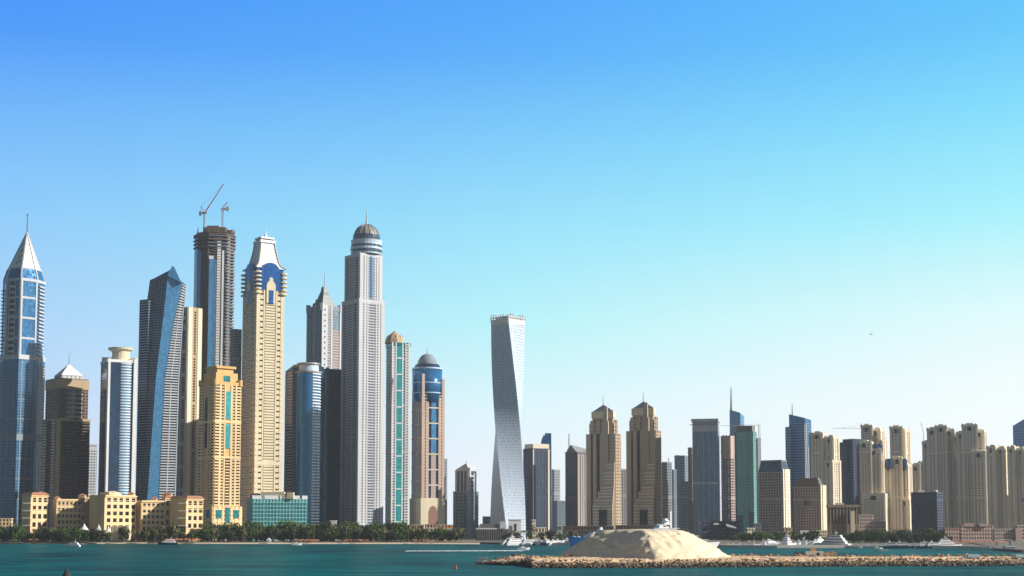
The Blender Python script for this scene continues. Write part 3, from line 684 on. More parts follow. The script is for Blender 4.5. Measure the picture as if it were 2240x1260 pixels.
c = t.part('white_strip', W['white']); c.slab(c.Q(P, 1, 1060), .5, .75, 0, .5, 1.5); c.box(1462, 1464, -4, -2, 1002, 1014); t.end()
t, P = simple('apartment_tower', 'narrow pale ribbed tower between the dark narrow tower and the grey blue block', 'tower', 2100, 1468, 1473, 1480, 1030, G['steel'], W['slatew'], nc=(2, 2)); t.end()
t, P = simple('office_tower', 'hazy grey blue tower with flat top left of the tall striped tower', 'tower', 2250, 1476, 1496, 1512, 1000, G['steel'], W['slatew'], nc=(5, 4))
c = t.part('roof_edge', W['slatew']); c.box(1478, 1486, -8, 4, 996, 1001); t.end()
t, P = simple('apartment_tower', 'low light grey block in front of the hazy grey blue tower', 'tower', 2050, 1488, 1508, 1520, 1056, G['grey'], W['grey'], nc=(5, 3)); t.end()
# 24 striped
t = T('office_tower', 'grey tower with tall blue vertical glass stripes and framed flat top', 'tower', 1820, 1546, 1040)
P = sq(1513, 1566, 1578, 1.0); s = t.part('shaft', G['steel']); s.prism(P, 924)
wn = t.part('glass_stripe', G['sky']); q = wn.Q(P, 0, 942)
for u in (.2, .43, .66, .86): wn.slab(q, u, u + .1, 0, 1, .4)
pi = t.part('pier', W['slatew']); 
for u0, u1 in ((0, .16), (.30, .40), (.55, .63), (.78, .84), (.95, 1)): pi.slab(q, u0, u1, 0, 1.1, 1.8)
pi.slab(pi.Q(P, 1, 920), 0, .4, 0, 1, 1.2)
th = t.part('thin_fin', W['white'])
for u in (.19, .42, .65, .85): th.slab(q, u, u + .012, 0, 1, 2.2)
fb = t.part('floor_bands', W['dgrey'], s); fb.rings(P, 940, None, 6, .3, .3)
tp = t.part('top_frame', W['pale']); tp.rings(P, 918, 924, 6, 1, 2.2); tp.slab(tp.Q(P, 0, 920, 946), 0, 1, .0, .5, 2.5); tp.cols(tp.Q(P, 0, 920, 934), 14, .4, 2.0)
tp.slab(q, 0, 1, .5, .52, 2.6)
t.end()
t, P = simple('apartment_tower', 'narrow grey strip building attached left of the striped tower', 'tower', 1880, 1506, 1513, 1520, 982, G['grey'], W['grey'], nc=(2, 2)); t.end()
t = T('tower_crane', 'small crane poking out at the left of the striped tower top', 'crane', 1840, 1516, 930, base=at(1516, 945, 1840)[1])
m = t.part('mast', W['dgrey']); m.bar((1516, -6, 944), (1516, -6, 926), 1.2); j = t.part('jib', W['dgrey']); j.bar((1508, -6, 930), (1524, -6, 928), 1.4); t.end()
# 25
t, P = simple('unfinished_tower', 'reddish brown unfinished block between the striped tower and the green glass tower', 'tower', 1900, 1578, 1596, 1608, 957, G['dark'], W['lilac'], 1.2, nc=(3, 3))
c = t.part('red_netting', W['pink']); c.slab(c.Q(P, 0, 955), .3, 1, .78, 1.0, 1.2); c.slab(c.Q(P, 1, 955), 0, .7, .78, 1.0, 1.2); c2 = t.part('hoist_strip', W['white']); c2.bands(c2.Q(P, 0, 955), 20, .5, 2, .75, .85, .2, .8); c2.slab(c2.Q(P, 0, 955), .79, .81, .2, .8, 1.2)
c3 = t.part('roof_stub', W['brown'])
for x in (1582, 1588, 1596, 1601): c3.box(x, x + 3, -4, 2, 951 + x % 3, 958)
t.end()
# 26
t = T('skyscraper', 'hazy pale blue glass tower with slanted top and tall dark spire', 'skyscraper', 2500, 1612, 1000)
P = sq(1597, 1618, 1629, 1.3); s = t.part('shaft', G['sky']); s.loft(rows(P, None), [(1597, P[0][1], 896), (1618, P[1][1], 904), (1629, P[2][1], 911), (P[3][0], P[3][1], 900)])
f = t.part('floor_bands', W['slatew'], s); f.rings(P, 915, None, 6, .25, .4)
a = t.part('spire', W['grey']); a.lathe([(2.6, 900), (1.6, 870), (.8, 847)], 1601, 0, 8); t.end()
# 27 green
t = T('office_tower', 'green glass tower with notched top and bright white right edge', 'tower', 1800, 1634, 1040)
P = sq(1608, 1645, 1657, 1.6); s = t.part('shaft', G['green']); s.prism(P, 945)
f = t.part('floor_bands', W['slatew'], s); f.rings(P, 945, None, 6, .22, .35)
d = t.part('dark_facet', G['slate']); q = d.Q(P, 0, 945); d.slab(q, .0, .08, 0, 1, .8); d.slab(q, .1, .4, 0, .22, .7); d.slab(q, .75, 1, 0, .25, .8); d.slab(q, .72, .74, 0, 1, .7)
pc = t.part('penthouse', W['dgrey']); pc.prism(offset(P, -3), 932, 946)
wt = t.part('white_fin', W['white']); wt.box(1658, 1665, -4, 10, 958)
t.end()
t = T('tower_crane', 'crane with thin level jib above the green glass tower', 'crane', 1820, 1660, 930, base=at(1660, 958, 1820)[1])
m = t.part('mast', W['pink']); m.bar((1660, 4, 957), (1660, 4, 928), 1.1); m.bar((1663, 4, 957), (1663, 4, 931), .8)
j = t.part('jib', W['pink']); j.bar((1578, 4, 931), (1664, 4, 931), .8); j.bar((1600, 4, 931), (1660, 4, 927), .4); t.end()
# 28 hexagonal glass capped
t = T('apartment_tower', 'mauve brown block with sloping grey glass cap and sunlit beige side', 'tower', 1700, 1693, 1090)
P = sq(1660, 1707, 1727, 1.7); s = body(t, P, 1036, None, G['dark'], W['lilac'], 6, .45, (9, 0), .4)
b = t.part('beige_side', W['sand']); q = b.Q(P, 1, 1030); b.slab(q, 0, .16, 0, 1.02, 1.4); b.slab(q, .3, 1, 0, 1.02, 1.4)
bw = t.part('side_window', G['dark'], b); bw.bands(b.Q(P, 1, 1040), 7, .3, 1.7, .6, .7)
g = t.part('glass_cap', G['slate']); g.frus(offset(P, -5), 1009, offset(P, -.5), 1036); gf = t.part('cap_frame', W['grey'], g)
for a, b_ in zip(offset(P, -5), offset(P, 0)): gf.bar((*a, 1009), (*b_, 1036), 1.6)
gf.rings(offset(P, -5), 1007, 1010, 3, 1, 1); t.end()
# 29 blue slanted
t = T('skyscraper', 'deep blue glass tower with curved slanting top and small spire', 'skyscraper', 1900, 1750, 1000)
P = sq(1727, 1757, 1776, 1.2); s = t.part('shaft', G['blue']); s.loft(rows(P, None), [(P[0][0], P[0][1], 906), (P[1][0], P[1][1], 916), (P[2][0], P[2][1], 919), (P[3][0], P[3][1], 914)])
f = t.part('floor_bands', W['slatew'], s); f.rings(P, 922, None, 6, .22, .35)
w1 = t.part('side_wing', G['blue']); PW = sq(1719, 1728, 1740, 1); w1.prism(PW, 934); w1b = t.part('floor_bands', W['slatew'], w1); w1b.rings(PW, 934, None, 6, .3, .4)
w2 = t.part('side_wing', G['sky']); PW2 = sq(1766, 1774, 1783, 1); w2.prism(PW2, 948)
c = t.part('light_fins', W['sand']); q = c.Q(P, 1, 930); c.slab(q, .1, .14, 0, 1, 1.2); c.slab(q, .4, .44, 0, .8, 1.2); c.slab(c.Q(P, 0, 930), .97, 1, 0, 1, 1)
a = t.part('spire', W['slatew']); a.lathe([(1.5, 912), (.6, 884)], 1734, -3, 6)
t.end()
# 30
t = T('apartment_tower', 'grey brown block with chamfered crown in front of the deep blue tower', 'tower', 1720, 1771, 1100)
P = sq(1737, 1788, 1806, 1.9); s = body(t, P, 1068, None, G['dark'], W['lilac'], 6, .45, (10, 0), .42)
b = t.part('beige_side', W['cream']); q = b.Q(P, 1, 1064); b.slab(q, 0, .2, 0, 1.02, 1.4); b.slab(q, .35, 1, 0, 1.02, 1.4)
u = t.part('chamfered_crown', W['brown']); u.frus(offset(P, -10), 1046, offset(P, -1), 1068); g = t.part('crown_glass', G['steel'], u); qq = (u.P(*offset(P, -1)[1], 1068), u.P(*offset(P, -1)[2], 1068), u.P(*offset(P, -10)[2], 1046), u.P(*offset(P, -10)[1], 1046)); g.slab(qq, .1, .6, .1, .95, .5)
mw = t.part('middle_window', G['dark']); mw.slab(mw.Q(P, 0, 1090, 1112), .4, .62, .3, .8, .9); t.end()

# ---------------- sand coloured residential towers ----------------
def resid(label, Y, bodies, group='sand coloured apartment towers at the right', wl='sand', gl='brown', cap=True, extra=None, row=1040):
    """a cluster of slim shafts of one building: each (xl,xf,xr,m,top)"""
    xs = [b[0] for b in bodies] + [b[2] for b in bodies]
    t = T('apartment_tower', label, 'tower', Y, (min(xs) + max(xs)) / 2, row, group)
    for i, (xl, xf, xr, m, top, dy) in enumerate(bodies):
        P = [(x, y + dy) for x, y in sq(xl, xf, xr, m * .45 if m > 1.3 else m)]; wd = xr - xl
        s = t.part('shaft', G[gl]); s.prism(P, top)
        f = t.part('floor_bands', W[wl], s); f.rings(P, top, None, 5.2, .6, .4, 19)
        c = t.part('piers', W[wl], s); n0 = max(2, round((xf - xl) / 6)); n1 = max(1, round((xr - xf) / 6))
        c.cols(c.Q(P, 0, top - 1), n0, .5, .9); c.cols(c.Q(P, 1, top - 1), n1, .55, .9)
        q = c.Q(P, 0, top); c.slab(q, 0, .1, 0, 1, 1.8); c.slab(q, .9, 1, 0, 1, 1.8); c.slab(c.Q(P, 1, top), .0, .2, 0, 1, 1.9); c.slab(c.Q(P, 1, top), .8, 1, 0, 1, 1.9)
        if cap:
            k = t.part('crown', W[wl]); k.prism(offset(P, 1.2), top - 2, top + 3)
            pp = offset(P, -wd * .12)
            cx = sum(p[0] for p in pp) / 4; cy = sum(p[1] for p in pp) / 4
            k.prism([(cx + (x - cx) * .7, cy + (y - cy) * .7) for x, y in pp], top - 5.5, top - 1)
            d = t.part('crown_arch', G['dark'], k); q = d.Q(offset(P, 1.2), 0, top, top + 12)
            for j in range(6):
                a = -1 + 2*(j+.5)/6; d.slab(q, .38 + .24*j/6, .38 + .24*(j+1)/6, 0, .45 + .35*math.sqrt(1 - a*a), .4 + .01*j)
            for x, y in P:
                k.prism(ngon(cx + (x - cx) * .86, 1.6, 5, 0, cy + (y - cy) * .86), top - 4, top)
    if extra: extra(t)
    t.end(); return t
resid('cream tower in two sunlit steps right of the deep blue glass tower', 1850, [(1778, 1800, 1812, 1.2, 948, 14), (1806, 1820, 1836, 1, 957, 0), (1804, 1816, 1838, .8, 1010, -4)])
t = T('office_tower', 'broad dark navy block with stepped top among the sand coloured towers', 'tower', 1950, 1860, 1040)
for xl, xf, xr, tp in ((1835, 1845, 1862, 968), (1846, 1862, 1887, 961)):
    P = sq(xl, xf, xr, 1); s = t.part('shaft', G['navy']); s.prism(P, tp); f = t.part('floor_bands', W['navyw'], s); f.rings(P, tp, None, 6, .4, .5); f.cols(f.Q(P, 1, tp), 5, .3, .8); f.cols(f.Q(P, 0, tp), 3, .3, .8)
t.end()
resid('tall tower with a paired pinkish turret behind the dark domed sand tower', 2100, [(1883, 1905, 1914, 1.8, 933, 0), (1912, 1926, 1940, 1, 940, 12), (1934, 1940, 1946, 1, 962, 20)])
resid('tall slim tower with a separate sunlit right shaft, left of the open sky gap', 2080, [(1946, 1971, 1978, 2.2, 936, 0), (1974, 1982, 1996, .9, 942, 14)])
def domes(x0, x1, xs, r0, r1, top_ball=True):
    def f(t):
        for cx, rad in xs:
            d = t.part('dark_glass_top', G['navy'], label='dark navy glass shoulder below the roof'); d.lathe([(rad * .75, r0 - 4), (rad, r0), (rad, r1)], cx, -9, 14)
    return f
resid('sand tower with a band of navy glass around its rounded top', 1950, [(1873, 1902, 1916, 1.6, 968, 6), (1890, 1922, 1932, 2.2, 984, 0), (1880, 1925, 1941, 2.4, 1082, -6)], extra=domes(0, 0, ((1900, 8), (1912, 10), (1923, 7)), 976, 992))
resid('sand tower with two separate navy glass corner domes', 1960, [(1935, 1948, 1954, 1, 1018, 0), (1950, 1968, 1978, 1.4, 1003, 0), (1972, 1982, 1994, 1, 1018, 0), (1964, 1980, 1997, 1, 1094, -8)], extra=domes(0, 0, ((1943, 9), (1974, 9)), 1008, 1026))
resid('lower grey sand tower stepping up to the right behind the dark cube block', 2000, [(1990, 2008, 2018, 1.6, 1018, 0), (2008, 2028, 2042, 1.4, 1012, 4)], wl='beige')
t, P = simple('office_building', 'dark cube shaped block with white tank on its roof', 'building', 1650, 1994, 2040, 2062, 1080, G['dark'], W['navyw'], 1.5, nc=(9, 4))
c = t.part('roof_tank', W['white']); c.lathe([(4, 1078), (5, 1074), (3, 1072)], 2048, 0, 10); c.lathe([(4, 1081), (4, 1077)], 2048, 0, 10)
c = t.part('roof_screen', W['beige']); c.box(2006, 2022, -8, 0, 1073, 1081); t.end()
resid('massive grey shaded tower, left of the widest pair, with many crown arches', 1900, [(2021, 2032, 2040, 1, 968, 8), (2027, 2046, 2056, 1.6, 940, 0), (2044, 2066, 2076, 1.8, 934, -4), (2064, 2084, 2092, 1.8, 941, 2), (2080, 2096, 2104, 1.8, 953, 4)], wl='beige')
resid('massive grey shaded tower, right of the widest pair, with a sunlit right side', 1880, [(2093, 2108, 2116, 1.4, 948, 6), (2104, 2134, 2142, 2.6, 931, 0), (2134, 2150, 2160, 1.2, 944, 0), (2120, 2146, 2162, 1.6, 990, -8)], wl='beige')
resid('sunlit cream tower with paired shafts near the right edge', 1820, [(2163, 2176, 2192, 1, 978, 8), (2183, 2194, 2209, .9, 981, 0), (2188, 2196, 2211, .8, 1086, -4)], wl='sand')
resid('sunlit cream tower cut by the right edge of the frame', 1800, [(2209, 2219, 2232, 1, 979, 8), (2226, 2236, 2252, .9, 983, 0), (2228, 2237, 2254, .8, 1086, -4)], wl='sand')
t = T('skyscraper', 'bright blue glass tower peeking in at the right edge behind the cream towers', 'skyscraper', 2300, 2245, 1000)
P = sq(2221, 2236, 2272, 1); s = t.part('shaft', G['blue']); s.loft(rows(P, None), [(P[0][0], P[0][1], 931), (P[1][0], P[1][1], 917), (P[2][0], P[2][1], 905), (P[3][0], P[3][1], 915)])
f = t.part('floor_bands', W['slatew'], s); f.rings(P, 935, None, 6, .2, .3); t.end()
t = T('tower_crane', 'crane with very long faint level jib over the navy block', 'crane', 2150, 1884, 940, base=at(1884, 950, 2150)[1])
m = t.part('mast', W['grey']); m.bar((1884, 0, 950), (1884, 0, 926), 1.0); j = t.part('jib', W['grey']); j.bar((1822, 0, 937), (1890, 0, 937), .7); j.bar((1840, 0, 937), (1884, 0, 929), .35); t.end()
t = T('tower_crane', 'faint leaning crane in the sky gap left of the grey towers', 'crane', 2400, 2016, 950, base=at(2020, 1020, 2400)[1])
m = t.part('mast', W['pink']); m.bar((2020, 0, 1020), (2020, 0, 946), .9); j = t.part('jib', W['pink']); j.bar((2020, 0, 946), (2015, 0, 925), .8); t.end()

# ---------------- low buildings ----------------
def low(name, label, Y, x0, x1, top, mat, cat='building', depth=14, extra=None, bot=None, gridn=None, pitch=8, wall2=None, roof=None):
    t = T(name, label, cat, Y, (x0 + x1) / 2, 1150); P = [(x0, -depth/2), (x1, -depth/2 + (x1-x0)*.12), (x1 - 1, depth/2 + (x1-x0)*.12), (x0 + 1, depth/2)]
    if gridn:
        s = t.part('walls', G['dark'] if not wall2 else wall2); s.prism(P, top); f = t.part('facade_grid', mat, s); f.rings(P, top + 1, None, pitch, .5, .7)
        q = f.Q(P, 0, top + 1); f.cols(q, gridn, .45, 1.0); f.cols(f.Q(P, 1, top + 1), 3, .45, 1.0)
    else:
        s = t.part('walls', mat); s.prism(P, top)
    r = t.part('roof', roof or mat); r.prism(offset(P, 1.2), top - 1.4, top + .6)
    if extra: extra(t, P)
    t.end(); return t
low('low_building', 'cream low building at the far left edge behind the trees', 1580, -20, 24, 1135, W['yellow'], gridn=6)
def pav(t, P):
    a = t.part('tower_block', W['white']); a.box(1094, 1106, -4, 6, 1141, 1156)
    c = t.part('colonnade', W['dgrey']); q = c.Q(P, 0, 1160); c.cols(q, 14, .3, 3)
    b = t.part('penthouse', W['dgrey']); b.box(1050, 1092, -2, 8, 1146, 1156)
low('pavilion', 'long white roofed pavilion with dark arcade left of the twisted tower foot', 1640, 1042, 1112, 1157, W['brown'], gridn=10, extra=pav, roof=W['white'])
low('low_building', 'bright white box at the foot of the twisted tower', 1690, 1112, 1140, 1137, W['white'], extra=lambda t, P: t.part('doorway', G['slate']).box(1124, 1130, -10, -7.5, 1146, 1162))
low('low_building', 'dark stepped block peeking left of the twisted tower base', 1850, 1056, 1082, 1131, W['slatew'], gridn=5)
low('low_building', 'narrow beige stair tower just right of the twisted tower base', 1660, 1164, 1171, 1138, W['sand'], gridn=2)
low('gateway', 'beige portal frame right of the narrow stair tower', 1600, 1174, 1194, 1155, W['sand'], wall2=G['dark'], gridn=3, pitch=14)
low('low_building', 'pink roofed low house under the arched pink tower', 1640, 930, 958, 1148, W['pink'], roof=W['terracotta'], gridn=4)
low('low_building', 'orange roofed low house beside the pink roofed one', 1650, 962, 990, 1149, W['orange'], roof=W['pink'], gridn=4)
low('low_building', 'small turquoise roofed pavilion above the beach', 1600, 976, 1004, 1158, W['sand'], roof=W['tealw'], gridn=5)
low('low_building', 'long tan low terrace between the white podium and the pink roofs', 1640, 876, 926, 1149, W['tan'], gridn=9)
low('low_building', 'small bright white box above the trees under the black slab', 1640, 722, 736, 1140, W['white'], cat='kiosk')
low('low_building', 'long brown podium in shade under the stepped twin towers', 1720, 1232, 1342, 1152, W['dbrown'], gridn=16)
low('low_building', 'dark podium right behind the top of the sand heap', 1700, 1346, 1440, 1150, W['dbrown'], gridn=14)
low('low_building', 'small yellow hut at the right shoulder of the sand heap', 1500, 1442, 1462, 1153, W['yellow'], cat='hut')
low('low_building', 'wide navy podium under the striped tower', 1700, 1530, 1616, 1141, W['navyw'], gridn=14, extra=lambda t, P: (t.part('curved_canopy', W['white']).box(1560, 1571, -12, 0, 1144, 1148), t.part('curved_canopy', W['white']).loft([(1588, -16, 1152), (1608, -16, 1156), (1608, -4, 1156), (1588, -4, 1152)], [(1586, -16, 1145), (1608, -16, 1153), (1608, -4, 1153), (1586, -4, 1145)])))
low('low_building', 'beige cube house below the green glass tower', 1560, 1633, 1650, 1156, W['sand'], gridn=3)
low('low_building', 'dark low block between the beige cube and the mauve block', 1620, 1648, 1664, 1146, W['dgrey'], gridn=3)
low('low_building', 'orange tinted gatehouse at the foot of the beige side wall', 1600, 1712, 1732, 1155, W['tan'], gridn=3)
low('low_building', 'pale cream terrace wall below the grey brown block', 1560, 1776, 1808, 1161, W['cream'], gridn=8)
low('low_building', 'pair of tiny white kiosks left of the cream terrace', 1560, 1750, 1767, 1162, W['white'], cat='kiosk')
def ht(t, P):
    b = t.part('roof_slab', W['brown']); b.prism(offset(P, 3), 1104, 1110)
    l = t.part('sunlit_pier', W['cream']); l.box(1858, 1867, -14, -6, 1118)
    u = t.part('rooftop_house', W['beige']); u.box(1830, 1846, -2, 8, 1100, 1106)
low('hotel_building', 'squat brown building with overhanging flat roof and one bright pier', 1640, 1812, 1878, 1109, W['brown'], gridn=9, extra=ht, pitch=60)
low('office_building', 'small dark mauve block right of the overhanging roof building', 1650, 1876, 1910, 1127, W['lilac'], gridn=7)
low('low_building', 'mauve low block with grey dome near the dark trees', 1660, 1912, 1936, 1142, W['lilac'], gridn=4)
low('low_building', 'sunlit cream pavilion between the dark trees and sand tower', 1650, 1952, 1992, 1160, W['cream'], gridn=8)
low('low_building', 'long pinkish terrace house right of the dark cube block', 1640, 2064, 2108, 1156, W['pink'], gridn=8, roof=W['terracotta'])
low('hotel_building', 'pink low hotel with terracotta roofs below the grey towers', 1620, 2100, 2174, 1150, W['pink'], gridn=12, roof=W['terracotta'], extra=lambda t, P: (t.part('roof_tower', W['pink']).box(2106, 2128, -8, 4, 1144, 1152), t.part('roof_tower', W['pink']).box(2140, 2158, -8, 4, 1145, 1152)))
low('hotel_building', 'dark mauve low block with pink corner near the right edge', 1600, 2172, 2226, 1158, W['lilac'], gridn=10, extra=lambda t, P: t.part('pink_corner', W['pink']).box(2218, 2232, -10, 4, 1155))
low('low_building', 'rusty pink low block touching the right edge of the frame', 1660, 2222, 2262, 1150, W['pink'], gridn=6)

# ---------------- beach hotel ----------------
t = T('beach_hotel', 'long yellow beach hotel with four projecting wings and terracotta roofs', 'hotel', 1560, 250, 1110)
def wing(xl, xf, xr, m, top, dy=0, wn=(0, 4), rows_=5, mat='yellow', lab=None, roof=None, vt=None, bandr=True):
    P = [(x, y + dy) for x, y in sq(xl, xf, xr, m)]
    s = t.part('wing', W[mat], label=lab); s.prism(P, top)
    gr = t.part('window_surround', W[mat], s); gr.rings(P, top, top + 4, 4, .6, 1.8); gr.rings(P, 1112, 1116, 4, .35, 1.3); gr.rings(P, top + 9, top + 12, 4, .3, 1.3)
    for e in (0, 1):
        n = wn[e]
        if not n: continue
        q = s.Q(P, e, top + 6, 1178); nr = rows_
        gr.bands(q, (1178 - top - 6) / nr, .42, 1.0); gr.cols(q, n + 1, .35, 1.1, -.5 / n, 1 + .5 / n) if False else gr.cols(q, n, .40, 1.1, -.5 / n + 0, 1 - .5 / n)
        gr.slab(q, .97, 1.0, 0, 1, 1.2)
        for i in range(1, nr):
            for j in range(n):
                wv = t.part('window', G['dark'], s); u = (j + .25) / n; v = (i + .44) / nr; wv.slab(q, u, u + .55 / n, v, v + .52 / nr, .35, .1)
    if roof:
        r = t.part('roof', W['terracotta']); r.frus(offset(P, -4), top - 5, offset(P, 2.5), top)
    return P
wing(54, 86, 112, 1.2, 1083, -22, (0, 3), 5, lab='left end pavilion', roof=1)
wing(112, 130, 160, .9, 1094, 6, (0, 4), 5, mat='orange')
wing(118, 134, 178, .6, 1092, -2, (0, 6), 6)
wing(168, 190, 214, 1, 1088, 8, (3, 0), 5, mat='tan')
wing(206, 252, 302, .8, 1084, -26, (0, 5), 6, lab='rounded central pavilion')
wing(222, 246, 262, 1, 1077, -8, (0, 2), 5)
dm = t.part('arched_gable', W['cream']); dm.lathe([(22 * math.cos(a), 1086 - 12 * math.sin(a)) for a in [R(x) for x in range(0, 90, 15)]], 246, -8, 18)
wing(300, 318, 360, .7, 1095, 0, (0, 5), 6)
wing(296, 308, 330, 1, 1096, 8, (0, 2), 5, mat='orange')
wing(352, 362, 378, 1, 1088, 12, (0, 2), 4, roof=1)
wing(376, 420, 447, 1.3, 1090, -14, (0, 3), 5, lab='right end pavilion', mat='yellow', roof=1)
for r in (1100, 1116, 1132, 1148):
    for x0, y0 in ((70, -60), (404, -62)): bc = t.part('balcony', W['cream']); bc.box(x0, x0 + 17, y0, y0 + 16, r, r + 3)
for x0, y0, tp_, wd_ in ((170, 4, 1083, 14), (196, 2, 1085, 10), (352, 8, 1080, 20), (284, -18, 1080, 12), (118, 0, 1089, 10), (330, 2, 1090, 12), (92, -30, 1079, 9)):
    q_ = t.part('roof_turret', W['yellow']); q_.box(x0, x0 + wd_, y0, y0 + 10, tp_, tp_ + 14); qr = t.part('turret_roof', W['terracotta'], q_); qr.spike([(x0 - 1.5, y0 - 1.5), (x0 + wd_ + 1.5, y0 - 1.5), (x0 + wd_ + 1.5, y0 + 11.5), (x0 - 1.5, y0 + 11.5)], tp_ - 4, tp_)
ar = t.part('terrace', W['cream']); ar.box(262, 300, -64, -40, 1150); ar.cols(ar.Q([(262, -64), (300, -64), (300, -40), (262, -40)], 0, 1151), 5, .4, 1.5)
t.end()
def tent(px, w_, top, label):
    t = T('canopy_tent', label, 'tent', 1510, px, 1150, 'white peaked tents below the beach hotel', base=GZ)
    c = t.part('canopy', W['white']); 
    pts = ngon(px, w_, 8)
    prev = [(x, y) for x, y in pts]; pr_ = top + 14
    for f_, r in ((.5, top + 8.5), (.22, top + 4), (.04, top)):
        cur = [(px + (x - px) * f_, y * f_) for x, y in pts]; c.frus(cur, r, prev, pr_); prev, pr_ = cur, r
    p = t.part('tent_poles', W['grey'])
    for x, y in pts[::2]: p.box(x - .4, x + .4, y - .4, y + .4, top + 14)
    t.end()
tent(184, 11, 1145, 'leftmost of the three white peaked tents, and the largest')
tent(216, 9, 1147, 'middle one of the three white peaked tents')
tent(237, 7, 1149, 'rightmost of the three white peaked tents, and the smallest')
# ---------------- water, land, breakwater, sand heap ----------------
m = Mt('sea_water')
tc_ = m.n('ShaderNodeTexCoord')
def noise(scale, stretch, detail=4):
    mp = m.n('ShaderNodeMapping'); mp.inputs['Scale'].default_value = stretch; m.l(tc_.outputs['Object'], mp.inputs[0])
    n = m.n('ShaderNodeTexNoise'); n.inputs['Scale'].default_value = scale; n.inputs['Detail'].default_value = detail; m.l(mp.outputs[0], n.inputs['Vector']); return n.outputs[0]
n1 = noise(.012, (1, .35, 1), 6); n2 = noise(.5, (.35, 1, 1), 5)
r = m.n('ShaderNodeValToRGB'); r.color_ramp.elements[0].position = .40; r.color_ramp.elements[1].position = .62
r.color_ramp.elements[0].color = (.0, .045, .056, 1); r.color_ramp.elements[1].color = (.0, .15, .165, 1); n3 = noise(.05, (.25, 1, 1), 6); mx_ = m.n('ShaderNodeMix'); mx_.inputs[0].default_value = .5; m.l(n1, mx_.inputs[2]); m.l(n3, mx_.inputs[3]); m.l(mx_.outputs[0], r.inputs[0]); m.l(r.outputs[0], m.b.inputs['Base Color'])
m.b.inputs['Roughness'].default_value = .35; m.b.inputs['Specular IOR Level'].default_value = .1; m.b.inputs['IOR'].default_value = 1.07
bp = m.n('ShaderNodeBump'); bp.inputs['Strength'].default_value = 1; bp.inputs['Distance'].default_value = 1.2; m.l(n2, bp.inputs['Height']); m.l(bp.outputs[0], m.b.inputs['Normal'])
WATER = m.m
B = 60000
o = mesh('water', [(-B, -2000, 0), (B, -2000, 0), (B, B, 0), (-B, B, 0)], [(0, 1, 2, 3)], WATER); tag(o, kind='structure')
def gpt(px, row, z=0):      # ground point seen at a pixel
    Y = 400.0
    lo_, hi = 100, 90000
    for _ in range(60):
        Y = (lo_ + hi) / 2
        if at(px, row, Y)[1] > z: lo_ = Y
        else: hi = Y
    return at(px, row, Y)[0], Y
SAND = Mt('beach_sand'); SAND.l(varied(SAND, (.62, .52, .38), .15, .4), SAND.b.inputs['Base Color']); SAND.b.inputs['Roughness'].default_value = .95; SAND = SAND.m
LAND = Mt('land'); LAND.l(varied(LAND, (.17, .155, .12), .35, .03, 6), LAND.b.inputs['Base Color']); LAND.b.inputs['Roughness'].default_value = .95; LAND = LAND.m
shore = [(-900, 1189), (0, 1189), (180, 1190), (250, 1189.5), (560, 1190), (900, 1190), (1050, 1190.5), (1130, 1192), (1280, 1194), (1500, 1197), (1700, 1199), (1850, 1199), (2100, 1200), (2170, 1202), (2185, 1206), (2235, 1209), (2600, 1209)]
front = [gpt(p, r) for p, r in shore]
def sheet(name, fr, back, z, skirt, mat):
    n = len(fr); V = [(x, y, z) for x, y in fr] + [(x, y, z) for x, y in back] + [(x, y - .01, skirt) for x, y in fr]
    Fc = [(i, i+1, n+i+1, n+i) for i in range(n-1)] + [(2*n+i, 2*n+i+1, i+1, i) for i in range(n-1)]
    o = mesh(name, V, Fc, mat); tag(o, kind='structure'); return o
sheet('land', [(x * 1.008, y * 1.008) for x, y in front], [(x * 40, 60000) for x, y in front], GZ, -1, LAND)
nb = 7
bf = front[:nb]
V = []; Fc = []
for x, y in bf: V += [(x, y, -.3), (x * 1.004, y + 9, 1.2), (x * 1.018, y + 30, GZ + .15)]
for i in range(nb - 1):
    for j in range(2): Fc.append((3*i + j, 3*i + 3 + j, 3*i + 4 + j, 3*i + 1 + j))
o = mesh('beach', V, Fc, SAND); tag(o, kind='structure')
# quay edge at the marina
qm = W['beige']; q0 = front[7:14]; V = []; Fc = []
for x, y in q0: V += [(x, y, -1), (x, y, 2.4), (x * 1.01, y * 1.01, 2.4)]
for i in range(len(q0) - 1):
    for j in range(2): Fc.append((3*i + j, 3*i + 3 + j, 3*i + 4 + j, 3*i + 1 + j))
o = mesh('quay', V, Fc, qm); tag(o, kind='structure')

from mathutils import noise as mn
ROCK = Mt('rock'); ROCK.l(varied(ROCK, (.30, .21, .13), .8, .25, 6), ROCK.b.inputs['Base Color']); ROCK.b.inputs['Roughness'].default_value = .95; ROCK = ROCK.m
BSAND = Mt('track_sand'); BSAND.l(varied(BSAND, (.68, .46, .28), .5, .14, 6), BSAND.b.inputs['Base Color']); BSAND.b.inputs['Roughness'].default_value = .95; BSAND = BSAND.m
WET = Mt('wet_rock'); WET.l(varied(WET, (.05, .042, .03), .5, .5, 5), WET.b.inputs['Base Color']); WET.b.inputs['Roughness'].default_value = .6; WET = WET.m
